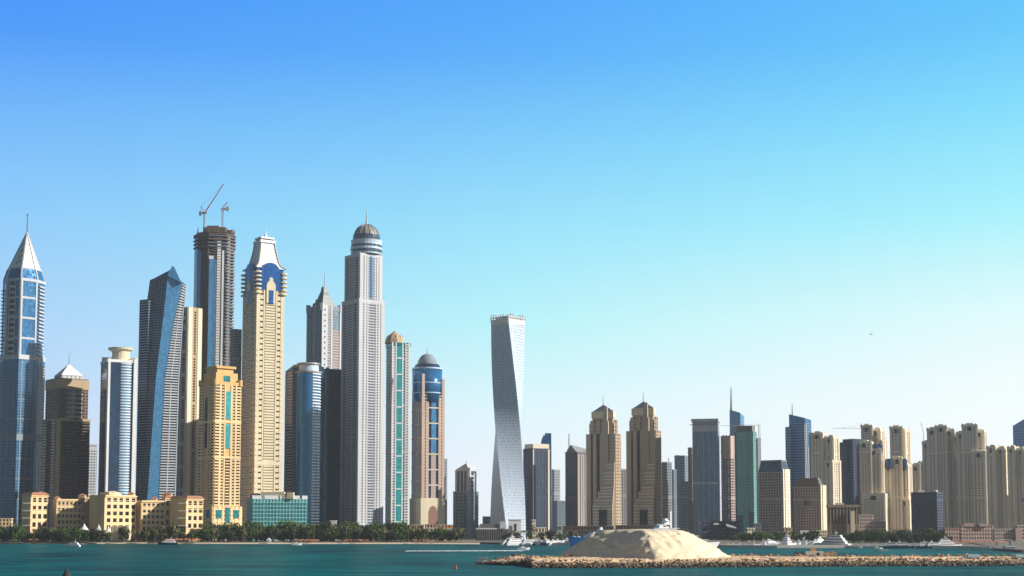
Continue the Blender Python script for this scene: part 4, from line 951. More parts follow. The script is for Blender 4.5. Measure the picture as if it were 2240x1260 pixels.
# outline of the breakwater top: front and back line in world metres
fr_px = [(1042, 1234), (1090, 1236.5), (1150, 1238), (1165, 1243), (1300, 1243), (1600, 1241), (1900, 1239), (2300, 1237), (2700, 1237)]
FR = [gpt(p, r) for p, r in fr_px]
def interp(tab, x):
    if x <= tab[0][0]: return tab[0][1]
    for (a, b), (c, d) in zip(tab, tab[1:]):
        if x <= c: return b + (d - b) * (x - a) / (c - a)
    return tab[-1][1]
def bw_front(X): return interp(FR, X)
XT = FR[0][0]
def bw_width(X):      # distance from front to back waterline
    d = X - XT; base = min(1, max(0, d / 22)) ** .6 * 62
    bulge = 52 * math.exp(-((X - gpt(1400, 1215)[0]) / 60) ** 2)
    return base + bulge
V = []; Fc = []; nx, ny = 420, 26; X1 = FR[-1][0]
for i in range(nx + 1):
    X = XT + (X1 - XT) * i / nx; f0 = bw_front(X) + 1.2 * mn.noise(Vector((X * .08, 0, 3))); wd = bw_width(X)
    for j in range(ny + 1):
        v = j / ny; Y = f0 + wd * v; e = min(v, 1 - v) * wd; hgt = 3.6 * min(1, X - XT if X - XT < 1 else 1) * min(1, (X - XT) / 20)
        z = -1.2 + (hgt * .78 + 1.2) * min(1, e / 7) ** .7 + hgt * .22 * min(1, max(0, e - 8) / 16) + .5 * mn.noise(Vector((X * .25, Y * .25, 0))) + .35 * mn.noise(Vector((X * .9, Y * .9, 5)))
        V.append((X, Y, z))
for i in range(nx):
    for j in range(ny): a = i*(ny+1)+j; Fc.append((a, a+ny+1, a+ny+2, a+1))
o = mesh('breakwater', V, Fc, BSAND); tag(o, kind='structure')
# rubble along its edges
def ico():
    b = bmesh.new(); bmesh.ops.create_icosphere(b, subdivisions=1, radius=1); v = [x.co.copy() for x in b.verts]; f = [tuple(q.index for q in p.verts) for p in b.faces]; b.free(); return v, f
IV, IF = ico(); rr = random.Random(11)
def rubble(name, n, zr, mat, size, back=False):
    V = []; Fc = []
    for _ in range(n):
        X = XT + (X1 - XT) * rr.random(); t_ = rr.random() ** .8; wd = bw_width(X)
        z = zr[0] + (zr[1] - zr[0]) * t_; e = 9 * ((max(0, z + 1.2)) / (4.8)) ** 1.43 * rr.uniform(.5, 1.1)
        if X - XT < 20: z = zr[0] + (z - zr[0]) * (X - XT) / 20
        Y = bw_front(X) + (wd - e if back else e); s = rr.uniform(*size); sc = Vector((s * rr.uniform(.7, 1.5), s * rr.uniform(.7, 1.3), s * rr.uniform(.5, 1))); n0 = len(V)
        rot = Matrix.Rotation(rr.uniform(0, 6), 3, 'Z')
        for v in IV: V.append(Vector((X, Y, z)) + rot @ Vector((v.x*sc.x, v.y*sc.y, v.z*sc.z)) * rr.uniform(.75, 1.15))
        Fc += [tuple(k + n0 for k in f) for f in IF]
    o = mesh(name, V, Fc, mat); tag(o, kind='stuff')
rubble('armour_rocks', 3600, (.8, 2.3), ROCK, (.35, .9)); rubble('wet_rocks', 4200, (-.5, 2.0), WET, (.5, 1.0)); rubble('armour_rocks', 1800, (0, 3.9), ROCK, (.5, 1.3), True)
rubble('scattered_rocks', 420, (2.8, 3.6), ROCK, (.3, .8))
# sand heap: flat topped truncated pyramid with a ridge towards the viewer
HY = 728; hx = lambda px, row: at(px, row, HY)[0]
zt = at(1420, 1160, HY)[1]
rimB = [(hx(1218, 1222), HY + 26), (hx(1320, 1222), HY - 4), (hx(1422, 1222), HY - 40), (hx(1530, 1222), HY - 24), (hx(1612, 1222), HY + 10), (hx(1596, 1222), HY + 34), (hx(1430, 1222), HY + 54), (hx(1270, 1222), HY + 50)]
rimT = [(hx(1312, 1165), HY + 28), (hx(1356, 1165), HY + 15), (hx(1408, 1165), HY - 6), (hx(1472, 1165), HY + 2), (hx(1505, 1165), HY + 14), (hx(1495, 1165), HY + 22), (hx(1420, 1165), HY + 30), (hx(1345, 1165), HY + 34)]
def ring_at(r, k, n=96):
    m_ = len(r); u = k / n * m_; i = int(u) % m_; f = u - int(u); p0, p1, p2, p3 = (Vector(r[(i + q) % m_]) for q in (-1, 0, 1, 2))
    cr_ = .5 * ((2*p1) + (-p0 + p2)*f + (2*p0 - 5*p1 + 4*p2 - p3)*f*f + (-p0 + 3*p1 - 3*p2 + p3)*f**3); ln = p1.lerp(p2, f); return cr_.lerp(ln, .45)
n = 140; V = []; Fc = []; NR = 22
for j in range(NR + 1):
    v = j / NR
    for k in range(n):
        a, b = ring_at(rimB, k, n), ring_at(rimT, k, n); p = a.lerp(b, v); zz = 2.6 + (zt - 3.0) * (v ** 1.18 * .75 + math.sin(v * math.pi / 2) * .25)
        if j == NR: zz = zt
        q = Vector((p.x * .12, p.y * .12, zz * .12)); zz += .9 * mn.noise(q * 2) - (.9 if v > .9 else 0) * abs(mn.noise(q * 5)) + .35 * mn.noise(q * 9) + .5 * abs(mn.noise(Vector((k * .45, v * 1.2, 0)))) * math.sin(v * math.pi)
        V.append((p.x + 1.3 * mn.noise(q * 3 + Vector((9, 0, 0))), p.y + 1.3 * mn.noise(q * 3 + Vector((0, 9, 0))), zz - (v == 1) * .3))
for j in range(NR):
    for k in range(n): Fc.append((j*n + k, j*n + (k+1) % n, (j+1)*n + (k+1) % n, (j+1)*n + k))
c0 = len(V); V.append((sum(p[0] for p in rimT) / 8, sum(p[1] for p in rimT) / 8, zt + .6))
for k in range(n): Fc.append((NR*n + k, NR*n + (k+1) % n, c0))
HS = Mt('heap_sand'); HS.l(varied(HS, (.80, .68, .48), .16, .5, 8), HS.b.inputs['Base Color']); HS.b.inputs['Roughness'].default_value = .95
o = mesh('sand_mound', V, Fc, HS.m, smooth=True); tag(o, kind='structure')
# pale sand spit to the left behind the heap
sx = [gpt(1228, 1216, 2)[0], gpt(1285, 1204, 2)[0]]
a, b, c, d_ = gpt(1205, 1219, 3.2), gpt(1248, 1215, 3.2), gpt(1276, 1202, 1.0), gpt(1258, 1203, .2)
o = mesh('sand_spit', [(a[0], a[1], 3.3), (b[0], b[1] - 4, 3.6), (b[0] + 14, b[1] + 40, 3.4), (c[0] + 4, c[1], 1.0), (d_[0], d_[1], -.3), (a[0] + 4, a[1] + 30, 1.2)], [(0, 1, 2, 3, 4, 5)], SAND); tag(o, kind='structure')

# ---------------- trees ----------------
def leafmat(name, col):
    m = Mt(name); tc = m.n('ShaderNodeTexCoord'); no = m.n('ShaderNodeTexNoise'); no.inputs['Scale'].default_value = .6; no.inputs['Detail'].default_value = 5; m.l(tc.outputs['Object'], no.inputs['Vector'])
    oi = m.n('ShaderNodeObjectInfo'); r = m.n('ShaderNodeMapRange'); r.inputs[1].default_value = .3; r.inputs[2].default_value = .7; r.inputs[3].default_value = .55; r.inputs[4].default_value = 1.5; m.l(no.outputs[0], r.inputs[0])
    r2 = m.n('ShaderNodeMapRange'); r2.inputs[3].default_value = .7; r2.inputs[4].default_value = 1.35; m.l(oi.outputs['Random'], r2.inputs[0])
    mu = m.n('ShaderNodeMath', operation='MULTIPLY'); m.l(r.outputs[0], mu.inputs[0]); m.l(r2.outputs[0], mu.inputs[1])
    s = m.n('ShaderNodeVectorMath', operation='SCALE'); s.inputs[0].default_value = col; m.l(mu.outputs[0], s.inputs['Scale']); m.l(s.outputs[0], m.b.inputs['Base Color'])
    m.b.inputs['Roughness'].default_value = .7; m.b.inputs['Specular IOR Level'].default_value = .2; return m.m
LF = [leafmat('dark_leaves', (.05, .075, .02)), leafmat('green_leaves', (.06, .11, .02)), leafmat('dusty_fronds', (.125, .12, .05))]
BARK = wall('bark', (.12, .085, .055))
def quadleaf(V, Fc, p, s, rr):
    n0 = len(V); a = Vector((rr.gauss(0, 1), rr.gauss(0, 1), rr.gauss(0, .6))).normalized(); b = a.cross(Vector((rr.gauss(0, 1), rr.gauss(0, 1), rr.gauss(0, 1)))).normalized()
    V += [p - a*s - b*s*.5, p + a*s*.3 - b*s*.7, p + a*s + b*s*.3, p - a*s*.2 + b*s*.7]; Fc.append((n0, n0+1, n0+2, n0+3))
def cyl(V, Fc, pts, seg=6):
    n0 = len(V)
    for (c, r_) in pts:
        for j in range(seg): V.append(Vector(c) + Vector((r_*math.cos(6.283*j/seg), r_*math.sin(6.283*j/seg), 0)))
    for i in range(len(pts)-1):
        for j in range(seg): k = (j+1) % seg; Fc.append((n0+i*seg+j, n0+i*seg+k, n0+(i+1)*seg+k, n0+(i+1)*seg+j))
def make_mesh(name, V, Fc, mat):
    me = bpy.data.meshes.new(name); me.from_pydata([tuple(v) for v in V], [], Fc); me.materials.append(mat); return me
def broad(seed, mat, h=11, rad=5):
    rr = random.Random(seed); V, Fc = [], []; cyl(V, Fc, [((0, 0, -.3), .45), ((.1, 0, h*.3), .32), ((.3, .1, h*.7), .12)])
    cl = []
    for _ in range(12):
        a = rr.uniform(0, 6.28); q = rr.uniform(.2, .75) * rad; z = rr.uniform(.16, .88) * h; c = Vector((q*math.cos(a), q*math.sin(a), z)); cl.append((c, rr.uniform(.28, .5) * rad))
        cyl(V, Fc, [((.1, 0, h*rr.uniform(.25, .5)), .16), (tuple(c), .05)], 4)
    tr = make_mesh('trunk', V, Fc, BARK); V, Fc = [], []
    for c, r_ in cl:
        for _ in range(95):
            d = Vector((rr.gauss(0, 1), rr.gauss(0, 1), rr.gauss(0, .8))).normalized() * r_ * rr.uniform(.55, 1.1); quadleaf(V, Fc, c + d, rr.uniform(.35, .75), rr)
    return tr, make_mesh('crown', V, Fc, mat)
def palm(seed, mat, h=11):
    rr = random.Random(seed); V, Fc = [], []; lx = rr.uniform(-.8, .8); cyl(V, Fc, [((0, 0, -.3), .38), ((lx*.4, 0, h*.5), .27), ((lx, 0, h), .25)])
    tr = make_mesh('trunk', V, Fc, BARK); V, Fc = [], []
    for k in range(26):
        a = rr.uniform(0, 6.28); el_ = rr.uniform(-.35, 1.2); ln = rr.uniform(2.8, 4.0); d = Vector((math.cos(a), math.sin(a), 0)); sd_ = Vector((-d.y, d.x, 0)); p = Vector((lx, 0, h)); prev = None
        for s_ in range(6):
            u = s_ / 5; c = p + d * ln * u * math.cos(el_ * (1 - u)) * .95 + Vector((0, 0, ln * (math.sin(el_) * u - .75 * u * u))); wd_ = .1 + .75 * math.sin(min(1, u * 1.1 + .1) * 3.0) 
            cur = (c + sd_ * wd_ - Vector((0, 0, wd_ * .5)), c, c - sd_ * wd_ - Vector((0, 0, wd_ * .5)))
            if prev:
                n0 = len(V); V += [*prev, *cur]; Fc += [(n0, n0+1, n0+4, n0+3), (n0+1, n0+2, n0+5, n0+4)]
            prev = cur
    return tr, make_mesh('crown', V, Fc, mat)
BK = [broad(i, LF[i % 2], 10 + i % 3, 5 + (i % 2)) for i in range(5)]; PK = [palm(20 + i, LF[2], 10 + i) for i in range(4)]
def plant(kind, px, Y, sc, label, cat, group, z=GZ, rr=random):
    me = (BK if kind == 'b' else PK)[rr.randrange(5 if kind == 'b' else 4)]
    r_ = bpy.data.objects.new('broadleaf_tree' if kind == 'b' else 'palm_tree', None); S.collection.objects.link(r_); r_.location = (at(px, 1170, Y)[0], Y, z); r_.rotation_euler = (0, 0, rr.uniform(0, 6.28)); r_.scale = (sc, sc, sc * rr.uniform(.85, 1.15))
    tag(r_, label, cat, group)
    link('trunk', me[0], r_); link('crown', me[1], r_)
rr = random.Random(5)
GL = 'dark leafy tree in the green belt behind the left beach'; GP = 'palm in the green belt behind the left beach'
for i in range(84):
    px = -10 + i * 12.2 + rr.uniform(-6, 6)
    if 255 < px < 300 and rr.random() < .6: continue
    plant('b', px, rr.uniform(1518, 1545), rr.uniform(1.0, 1.5), GL, 'tree', 'leafy trees behind the left beach', rr=rr)
for i in range(70):
    px = rr.uniform(-10, 1010); plant('p', px, rr.uniform(1505, 1550), rr.uniform(.9, 1.35), GP, 'palm tree', 'palms behind the left beach', rr=rr)
for i in range(34):
    px = rr.uniform(440, 900); plant('b', px, rr.uniform(1552, 1590), rr.uniform(1.6, 2.0), 'tall leafy tree behind the belt of palms below the towers', 'tree', 'tall trees below the towers', rr=rr)
for x, s_ in ((150, 1.5), (172, 1.35), (128, 1.2), (196, 1.25), (218, 1.2), (238, 1.0)):
    plant('b', x, 1503, s_, 'dense dark green tree on the beach edge in front of the hotel tents', 'tree', 'dense trees in front of the tents', rr=rr)
for x, s_ in ((480, 1.6), (505, 1.75), (530, 1.65), (552, 1.3)):
    plant('b', x, 1560, s_, 'big rounded dark tree below the golden tower', 'tree', 'big trees below the golden tower', rr=rr)
for i in range(26): plant('b', 1775 + i * 12 + rr.uniform(-5, 5), rr.uniform(1450, 1560), rr.uniform(.75, 1.1) * (1.1 if 1880 < 1775 + i * 12 < 2060 else .7), 'dark tree in the grove behind the right harbour quay', 'tree', 'grove behind the right quay', rr=rr)
for i in range(34): plant('b', 1860 + i * 6.2 + rr.uniform(-4, 4), rr.uniform(1400, 1480), rr.uniform(.8, 1.2), 'dark tree in the grove behind the right harbour quay', 'tree', 'grove behind the right quay', rr=rr)
for i in range(20): plant('p' if i % 3 else 'b', 1110 + i * 8 + rr.uniform(-4, 4), rr.uniform(1520, 1580), rr.uniform(.8, 1.1), 'small tree on the quay below the bronze tower and twin towers', 'tree', 'quay trees near the twisted tower', rr=rr)
for i in range(14): plant('b', 1600 + i * 14 + rr.uniform(-4, 4), rr.uniform(1500, 1560), rr.uniform(.6, 1.0), 'small tree behind the yachts below the mauve block', 'tree', 'trees behind the yachts', rr=rr)

# ---------------- boats ----------------
BW_ = wall('boat_white', (.80, .81, .83), .3, .04, .5); BD = G['dark']; BN = wall('hull_navy', (.01, .03, .10), .3, .04, .5); BB = wall('hull_blue', (.015, .12, .38), .3, .05, .5)
class BT(T): pass
def hullpts(L_, w_, z0, z1, n=9):
    V = []
    for z, f in ((z0, .72), (z1, 1)):
        for i in range(n):
            u = i / (n - 1); x = -L_/2 + L_ * u * (1 if f == 1 else .93); hw = w_/2 * f * (1 - max(0, (u - .5) * 2) ** 2.2)
            V.append((x, -hw, z + (.25 * u * u * (z1) if f == 1 else 0)))
        for i in range(n - 1, -1, -1):
            u = i / (n - 1); x = -L_/2 + L_ * u * (1 if f == 1 else .93); hw = w_/2 * f * (1 - max(0, (u - .5) * 2) ** 2.2)
            V.append((x, hw + .02, z + (.25 * u * u * (z1) if f == 1 else 0)))
    m_ = 2 * n
    return V, [(i, (i+1) % m_, m_ + (i+1) % m_, m_ + i) for i in range(m_)] + [tuple(range(m_)), tuple(range(m_, 2*m_))]
def bxs(L): 
    V, Fc = [], []
    for (x0, x1, y, z0, z1, sl) in L:
        n0 = len(V); V += [(x0, -y, z0), (x1, -y, z0), (x1, y, z0), (x0, y, z0), (x0 + sl*.3, -y*.9, z1), (x1 - sl, -y*.9, z1), (x1 - sl, y*.9, z1), (x0 + sl*.3, y*.9, z1)]
        Fc += [tuple(n0 + k for k in f) for f in ((0,1,5,4), (1,2,6,5), (2,3,7,6), (3,0,4,7), (4,5,6,7), (3,2,1,0))]
    return V, Fc
def yacht_meshes(L_, decks, hm):
    w_ = L_ * .26; h = L_ * .11; r = []
    r.append(('hull', *hullpts(L_, w_, -.3, h), hm))
    wall_, win_ = [], []; x0, x1, y = -L_*.42, L_*.26, w_*.4; z = h
    for d in range(decks):
        dh = L_ * .075; wall_.append((x0, x1, y, z, z + dh, dh)); win_.append((x0 + L_*.05, x1 - dh*.7, y * 1.0 + .06, z + dh*.42, z + dh*.75, dh * .3)); z += dh; x0 += L_*.06; x1 -= L_*.10; y *= .85
    r.append(('cabin', *bxs(wall_), BW_)); r.append(('window_band', *bxs(win_), BD))
    V, Fc = [], []; cyl(V, Fc, [((x0 + L_*.12, 0, z), .3), ((x0 + L_*.10, 0, z + L_*.14), .12)], 5); n0 = len(V)
    V2, F2 = bxs([(x0 + L_*.08, x0 + L_*.16, y * .8, z + L_*.05, z + L_*.065, 0)]); V += [Vector(v) for v in V2]; Fc += [tuple(k + n0 for k in f) for f in F2]
    r.append(('radar_mast', V, Fc, BW_)); return r
def mk_yacht(L_, decks, hm):
    return [(nme, make_fixed(nme, V, Fc, mm)) for nme, V, Fc, mm in yacht_meshes(L_, decks, hm)]
def make_fixed(nme, V, Fc, mat):
    me = bpy.data.meshes.new(nme); me.from_pydata([tuple(v) for v in V], [], Fc); b = bmesh.new(); b.from_mesh(me); bmesh.ops.recalc_face_normals(b, faces=b.faces[:]); b.to_mesh(me); b.free(); me.materials.append(mat); return me
YK = [mk_yacht(14, 1, BW_), mk_yacht(20, 2, BW_), mk_yacht(26, 2, BW_), mk_yacht(30, 3, BW_), mk_yacht(22, 2, BN)]
def boat(k, px, Y, rz, label, group=None, sc=1, name='motor_yacht', cat='yacht', z=0):
    r_ = bpy.data.objects.new(name, None); S.collection.objects.link(r_); r_.location = (at(px, 1190, Y)[0], Y, z); r_.rotation_euler = (0, 0, rz); r_.scale = (sc,) * 3; tag(r_, label, cat, group)
    for nme, me in (YK[k] if isinstance(k, int) else k): link(nme, me, r_)
    return r_
rr = random.Random(21)
for i in range(18): boat(rr.choice((0, 1, 2, 2, 4)), 1118 + i * 9.5 + rr.uniform(-3, 3), rr.uniform(1392, 1412), rr.uniform(-.3, .3) + rr.choice((.6, 3.7, 1.2)), 'yacht moored in the row along the quay left of the sand heap', 'yachts moored left of the sand heap', rr.uniform(.7, 1.05))
for i in range(26): boat(rr.choice((0, 1, 1, 2, 3)), 1655 + i * 6.4 + rr.uniform(-3, 3), rr.uniform(1265, 1292), rr.uniform(-.3, .3) + rr.choice((.6, 3.7, 1.2)), 'yacht moored in the crowded harbour row right of the sand heap', 'yachts moored right of the sand heap', rr.uniform(.6, 1.0))
boat(3, 1818, 1255, 2.6, 'largest pale yacht with tall mast at the right end of the crowded row', None, 1.1)
for x in (1600, 1612, 1626): boat(0, x, 1292, rr.uniform(-1, 1), 'small boat moored between the sand heap and the crowded row', 'small boats beside the sand heap', .9, 'motor_boat', 'boat')
# mega yacht behind the heap
def mega():
    L_ = 82; w_ = 15; h = 5.2; V, Fc = hullpts(L_, w_, -.5, h, 14); r = [('hull', make_fixed('hull', V, Fc, BW_))]
    ws, wn = [], []; x0, x1, y, z = -38, 24, 6.6, h
    for d in range(5): ws.append((x0, x1, y, z, z + 3.0, 3)); ws.append((x0 - 2.5, x1 + 1, y + .4, z + 3.0, z + 3.35, .5)); wn.append((x0 + 4, x1 - 2, y + .05, z + 1.1, z + 2.2, 1)); z += 3.35; x0 += 3.5; x1 -= 9.5; y *= .88
    r += [('superstructure', make_fixed('superstructure', *bxs(ws), BW_)), ('window_band', make_fixed('window_band', *bxs(wn), BD))]
    V, Fc = bxs([(x0 + 3, x0 + 9, 2.2, z, z + 5, 3), (x0 + 4, x0 + 7, 4, z + 2.6, z + 3.2, 0)]); r.append(('radar_arch', make_fixed('radar_arch', V, Fc, BW_))); return r
boat(mega(), 1489, 1160, .45, 'huge white multi deck yacht lying behind the sand heap', name='superyacht', cat='yacht', sc=.93)
def big_blue():
    V, Fc = hullpts(46, 11, -.4, 8.5, 12); V2, F2 = bxs([(-18, 8, 4.4, 8.5, 11.5, 3), (-16, 3, 3.8, 11.5, 14, 2.5)]); V3_, F3 = bxs([(-15, 5, 4.45, 9.6, 10.7, 1)]); V4, F4 = bxs([(-9, -5, 2, 14, 18, 2), (-8.5, -6.5, 3.4, 15.6, 16.2, 0)])
    return [('hull', make_fixed('hull', V, Fc, BB)), ('cabin', make_fixed('cabin', V2, F2, BW_)), ('window_band', make_fixed('window_band', V3_, F3, BD)), ('radar_mast', make_fixed('radar_mast', V4, F4, BW_))]
boat(big_blue(), 1296, 1180, 3.6, 'bright blue hulled yacht half hidden at the left foot of the sand heap', name='motor_yacht', cat='yacht')
# single boats
def speed():
    V, Fc = hullpts(9, 2.8, -.2, 1.5, 10); V2, F2 = bxs([(-1.5, 2.2, 1.0, 1.5, 2.6, 1.2)]); V3_, F3 = bxs([(.6, 2.3, 1.02, 1.8, 2.4, .9)]); return [('hull', make_fixed('hull', V, Fc, BW_)), ('cabin', make_fixed('cabin', V2, F2, BW_)), ('windscreen', make_fixed('windscreen', V3_, F3, BD))]
SPD = speed()
x, Y = gpt(1146, 1203); boat(SPD, 1146, Y, .05, 'speedboat heading right with a long white wake behind it', name='speedboat', cat='boat', sc=1.1)
FOAM = Mt('foam'); FOAM.l(varied(FOAM, (.72, .78, .80), .2, 1.2), FOAM.b.inputs['Base Color']); FOAM.b.inputs['Roughness'].default_value = .9; FOAM = FOAM.m
V, Fc = [], []; fr_ = random.Random(4)
for i in range(900):     # churned foam behind the speedboat, thinning to the left
    u = fr_.random() ** 1.6; px = 1138 - 250 * u; gx, gy = gpt(px, 1205.5); s_ = fr_.uniform(.3, 1.1) * (1 - .5*u); gy += fr_.gauss(0, 1.3 + 3*u); n0 = len(V); zz = .05 + fr_.random() * .35 * (1-u)
    V += [(gx - s_*2.2, gy, zz), (gx, gy - s_*.8, zz - .1), (gx + s_*2.2, gy, zz), (gx, gy + s_*.8, zz + .25)]; Fc.append((n0, n0+1, n0+2, n0+3))
for i in range(160):
    u = fr_.random(); gx, gy = gpt(1140 + 6 * u, 1205); n0 = len(V); s_ = fr_.uniform(.2, .6); zz = fr_.random() * 3.2 * (1 - u); gy += fr_.gauss(0, 1.5)
    V += [(gx - s_, gy, zz), (gx, gy - s_, zz), (gx + s_, gy, zz + .3), (gx, gy + s_, zz + .5)]; Fc.append((n0, n0+1, n0+2, n0+3))
o = mesh('boat_wake', V, Fc, FOAM); tag(o, kind='stuff')
x, Y = gpt(158, 1196); boat(YK[1], 158, Y, 3.0, 'white cruiser just off the beach in front of the hotel tents', name='motor_boat', cat='boat', sc=.75)
x, Y = gpt(368, 1192); boat(YK[4], 366, Y, 3.3, 'dark blue hulled boat by the beach in front of the orange parasols', name='motor_boat', cat='boat', sc=.9)
x, Y = gpt(648, 1192.5); boat(SPD, 650, Y, .1, 'small white boat at the waterline below the teal low block', name='speedboat', cat='boat', sc=1.1)
x, Y = gpt(1926, 1207); boat(SPD, 1926, Y, 3.1, 'small white speedboat alone in the right harbour channel', name='speedboat', cat='boat', sc=1.2)
x, Y = gpt(2165, 1204); boat(SPD, 2165, Y - 4, 2.9, 'white boat by the dark pier near the right edge', name='speedboat', cat='boat', sc=1.3)
for x_ in (1955, 1976, 2030, 2046): boat(4, x_, 1218, rr.uniform(-.2, .2), 'navy hulled boat moored at the right quay below the grove', 'navy hulled boats at the right quay', .85, 'motor_boat', 'boat')
for x_ in (1872, 1906, 1990, 2062, 2085, 2110): boat(0, x_, 1224, rr.uniform(-.4, .4), 'small white boat moored along the right quay below the grove', 'small white boats along the right quay', .85, 'motor_boat', 'boat')
boat(3, 2075, 1222, .1, 'long white yacht beside the pink hotel quay', None, .8)

# ---------------- parasols ----------------
def pmesh():
    V, Fc = [], []
    for j in range(8): a = 6.283*j/8; V.append((1.7*math.cos(a), 1.7*math.sin(a), 2.3))
    V.append((0, 0, 3.0)); V += [(x*.96, y*.96, z - .12) for x, y, z in V[:8]] + [(0, 0, 2.85)]
    Fc = [(j, (j+1) % 8, 8) for j in range(8)] + [(9+(j+1) % 8, 9+j, 17) for j in range(8)] + [(j, 9+j, 9+(j+1) % 8, (j+1) % 8) for j in range(8)]
    Vp, Fp = [], []; cyl(Vp, Fp, [((0, 0, 0), .06), ((0, 0, 2.9), .05)], 5)
    return make_fixed('canopy', V, Fc, wall('orange_canvas', (.62, .20, .10), .8, .1)), make_fixed('pole', Vp, Fp, W['pale'])
PM = pmesh()
def parasol(px, Y, label, group, z=1.6, sc=1):
    r_ = bpy.data.objects.new('beach_parasol', None); S.collection.objects.link(r_); r_.location = (at(px, 1185, Y)[0], Y, z); r_.scale = (sc,)*3; tag(r_, label, 'parasol', group)
    link('canopy', PM[0], r_); link('pole', PM[1], r_)
rr = random.Random(9)
for a, b, n_, lb, gr in ((362, 438, 30, 'orange parasol in the crowd on the beach by the hotel right end', 'orange parasols by the hotel right end'), (640, 694, 16, 'orange parasol in the beach row below the teal low block', 'orange parasols below the teal block'), (750, 806, 14, 'orange parasol in the beach row below the tallest domed tower', 'orange parasols below the tallest domed tower'), (900, 960, 8, 'orange parasol in the sparse beach row below the pink arched tower', 'orange parasols below the pink arched tower')):
    for i in range(n_): parasol(a + (b - a) * (i + .5) / n_, rr.uniform(1494, 1512), lb, gr, 1.7, rr.uniform(.85, 1.1) * (1.25 if a == 362 else 1))
for i, x_ in enumerate((66, 80)): parasol(x_, 1500, 'thatched looking parasol on the beach below the hotel left end', 'pair of parasols below the hotel left end', 1.7, 1.2)
t = T('kiosk', 'small white beach hut at the waterline trees left of the teal low block foot', 'kiosk', 1500, 588, 1180); s = t.part('walls', W['white']); s.box(585, 592, -3, 3, 1181); r = t.part('roof', W['white']); r.spike([(584, -4), (593, -4), (593, 4), (584, 4)], 1176, 1181); t.end()

for i in range(24): parasol(2078 + i * 5.2, rr.uniform(1236, 1246), 'sand coloured parasol in the long row on the right beach below the pink hotel', 'parasols below the pink hotel', 2, 1.3)
def low2(name, label, Y, x0, x1, top, mat, cat):
    t = T(name, label, cat, Y, (x0 + x1) / 2, 1200, base=0); s = t.part('deck', mat); s.box(x0, x1, -10, 14, top)
    p = t.part('railing', W['dgrey'], s); p.box(x0, x1, -10.5, -9.9, top - 2.2, top - 1.6)
    for x in range(int(x0), int(x1), 6): p.box(x, x + .6, -10.5, -9.9, top - 2, top + 1)
    h = t.part('pier_shed', W['lilac']); h.box(x0 + 10, x0 + 34, -6, 6, top - 6, top); r = t.part('shed_roof', W['slatew']); r.frus([(x0 + 12, -3), (x0 + 32, -3), (x0 + 32, 3), (x0 + 12, 3)], top - 9, [(x0 + 8, -8), (x0 + 36, -8), (x0 + 36, 8), (x0 + 8, 8)], top - 6); t.end()
low2('pier', 'dark mauve pier with a small shed jutting in at the right edge', 1100, 2186, 2262, 1203, W['lilac'], 'pier')
t = T('footbridge', 'pale arched footbridge before the dark mauve low block near the right edge', 'bridge', 1250, 2190, 1180); s = t.part('deck', W['pale'])
for i in range(14):
    x = 2168 + i * 4.4; r = lambda q: 1193 - 14 * math.sin(math.pi * min(1, max(0, (q - 2160) / 76))) ; s.loft([(x, -3, r(x) + 1.6), (x + 4.5, -3, r(x + 4.4) + 1.6), (x + 4.5, 3, r(x + 4.4) + 1.6), (x, 3, r(x) + 1.6)], [(x, -3, r(x)), (x + 4.5, -3, r(x + 4.4)), (x + 4.5, 3, r(x + 4.4)), (x, 3, r(x))])
p = t.part('bridge_pier', W['grey']); p.box(2180, 2183, -2, 2, 1186); p2 = t.part('bridge_pier', W['grey']); p2.box(2208, 2211, -2, 2, 1184); t.end()
# ---------------- on the breakwater ----------------
def gz_base(px, row, z): return gpt(px, row, z)[1]
Yb = gpt(1780, 1214, 4)[1]
t = T('site_shed', 'low brown site shed with orange box on the breakwater', 'shed', Yb, 1785, 1210, base=3.3)
s = t.part('walls', W['beige']); s.box(1762, 1800, -4, 6, 1206); d = t.part('doorway', G['dark'], s); d.box(1806 - 20, 1792, -4.3, -3.9, 1209)
o_ = t.part('orange_box', W['orange']); o_.box(1773, 1785, -2, 4, 1200, 1206); f = t.part('fence_panel', W['tan']); f.box(1800, 1830, -3, -1, 1208); t.end()
t = T('container', 'black container left of the site shed on the breakwater', 'container', Yb, 1748, 1210, base=3.3)
s = t.part('box', W['black']); s.box(1738, 1757, -4, 4, 1208); r = t.part('corrugation', W['dgrey'], s); r.cols(r.Q([(1738, -4), (1757, -4), (1757, 4), (1738, 4)], 0, 1208.3), 9, .4, .25); t.end()
def excav(px, label, Y):
    t = T('excavator', label, 'excavator', Y, px, 1212, base=3.3)
    tr = t.part('tracks', W['black'])
    for y in (-6, 4): tr.prism([(px - 8, y), (px + 8, y), (px + 8, y + 2.5), (px - 8, y + 2.5)], 1214.5)
    b = t.part('body', W['gold']); b.box(px - 7, px + 4, -5, 5, 1209.5, 1213.5); c = t.part('cab', W['gold']); c.box(px + 1, px + 5, -5, -1, 1206.5, 1210)
    g = t.part('cab_window', G['dark'], c); g.box(px + 1.6, px + 5.2, -5.2, -1.5, 1207.2, 1208.8)
    a = t.part('arm', W['gold']); a.bar((px + 4, 1, 1211), (px + 11, 1, 1205), 1.5); a.bar((px + 11, 1, 1205), (px + 15, 1, 1212), 1.2); k = t.part('bucket', W['dgrey']); k.box(px + 13.5, px + 16.5, -.5, 2.5, 1211, 1214); t.end()
excav(1812, 'yellow excavator with folded arm right of the site shed on the breakwater', Yb - 3)
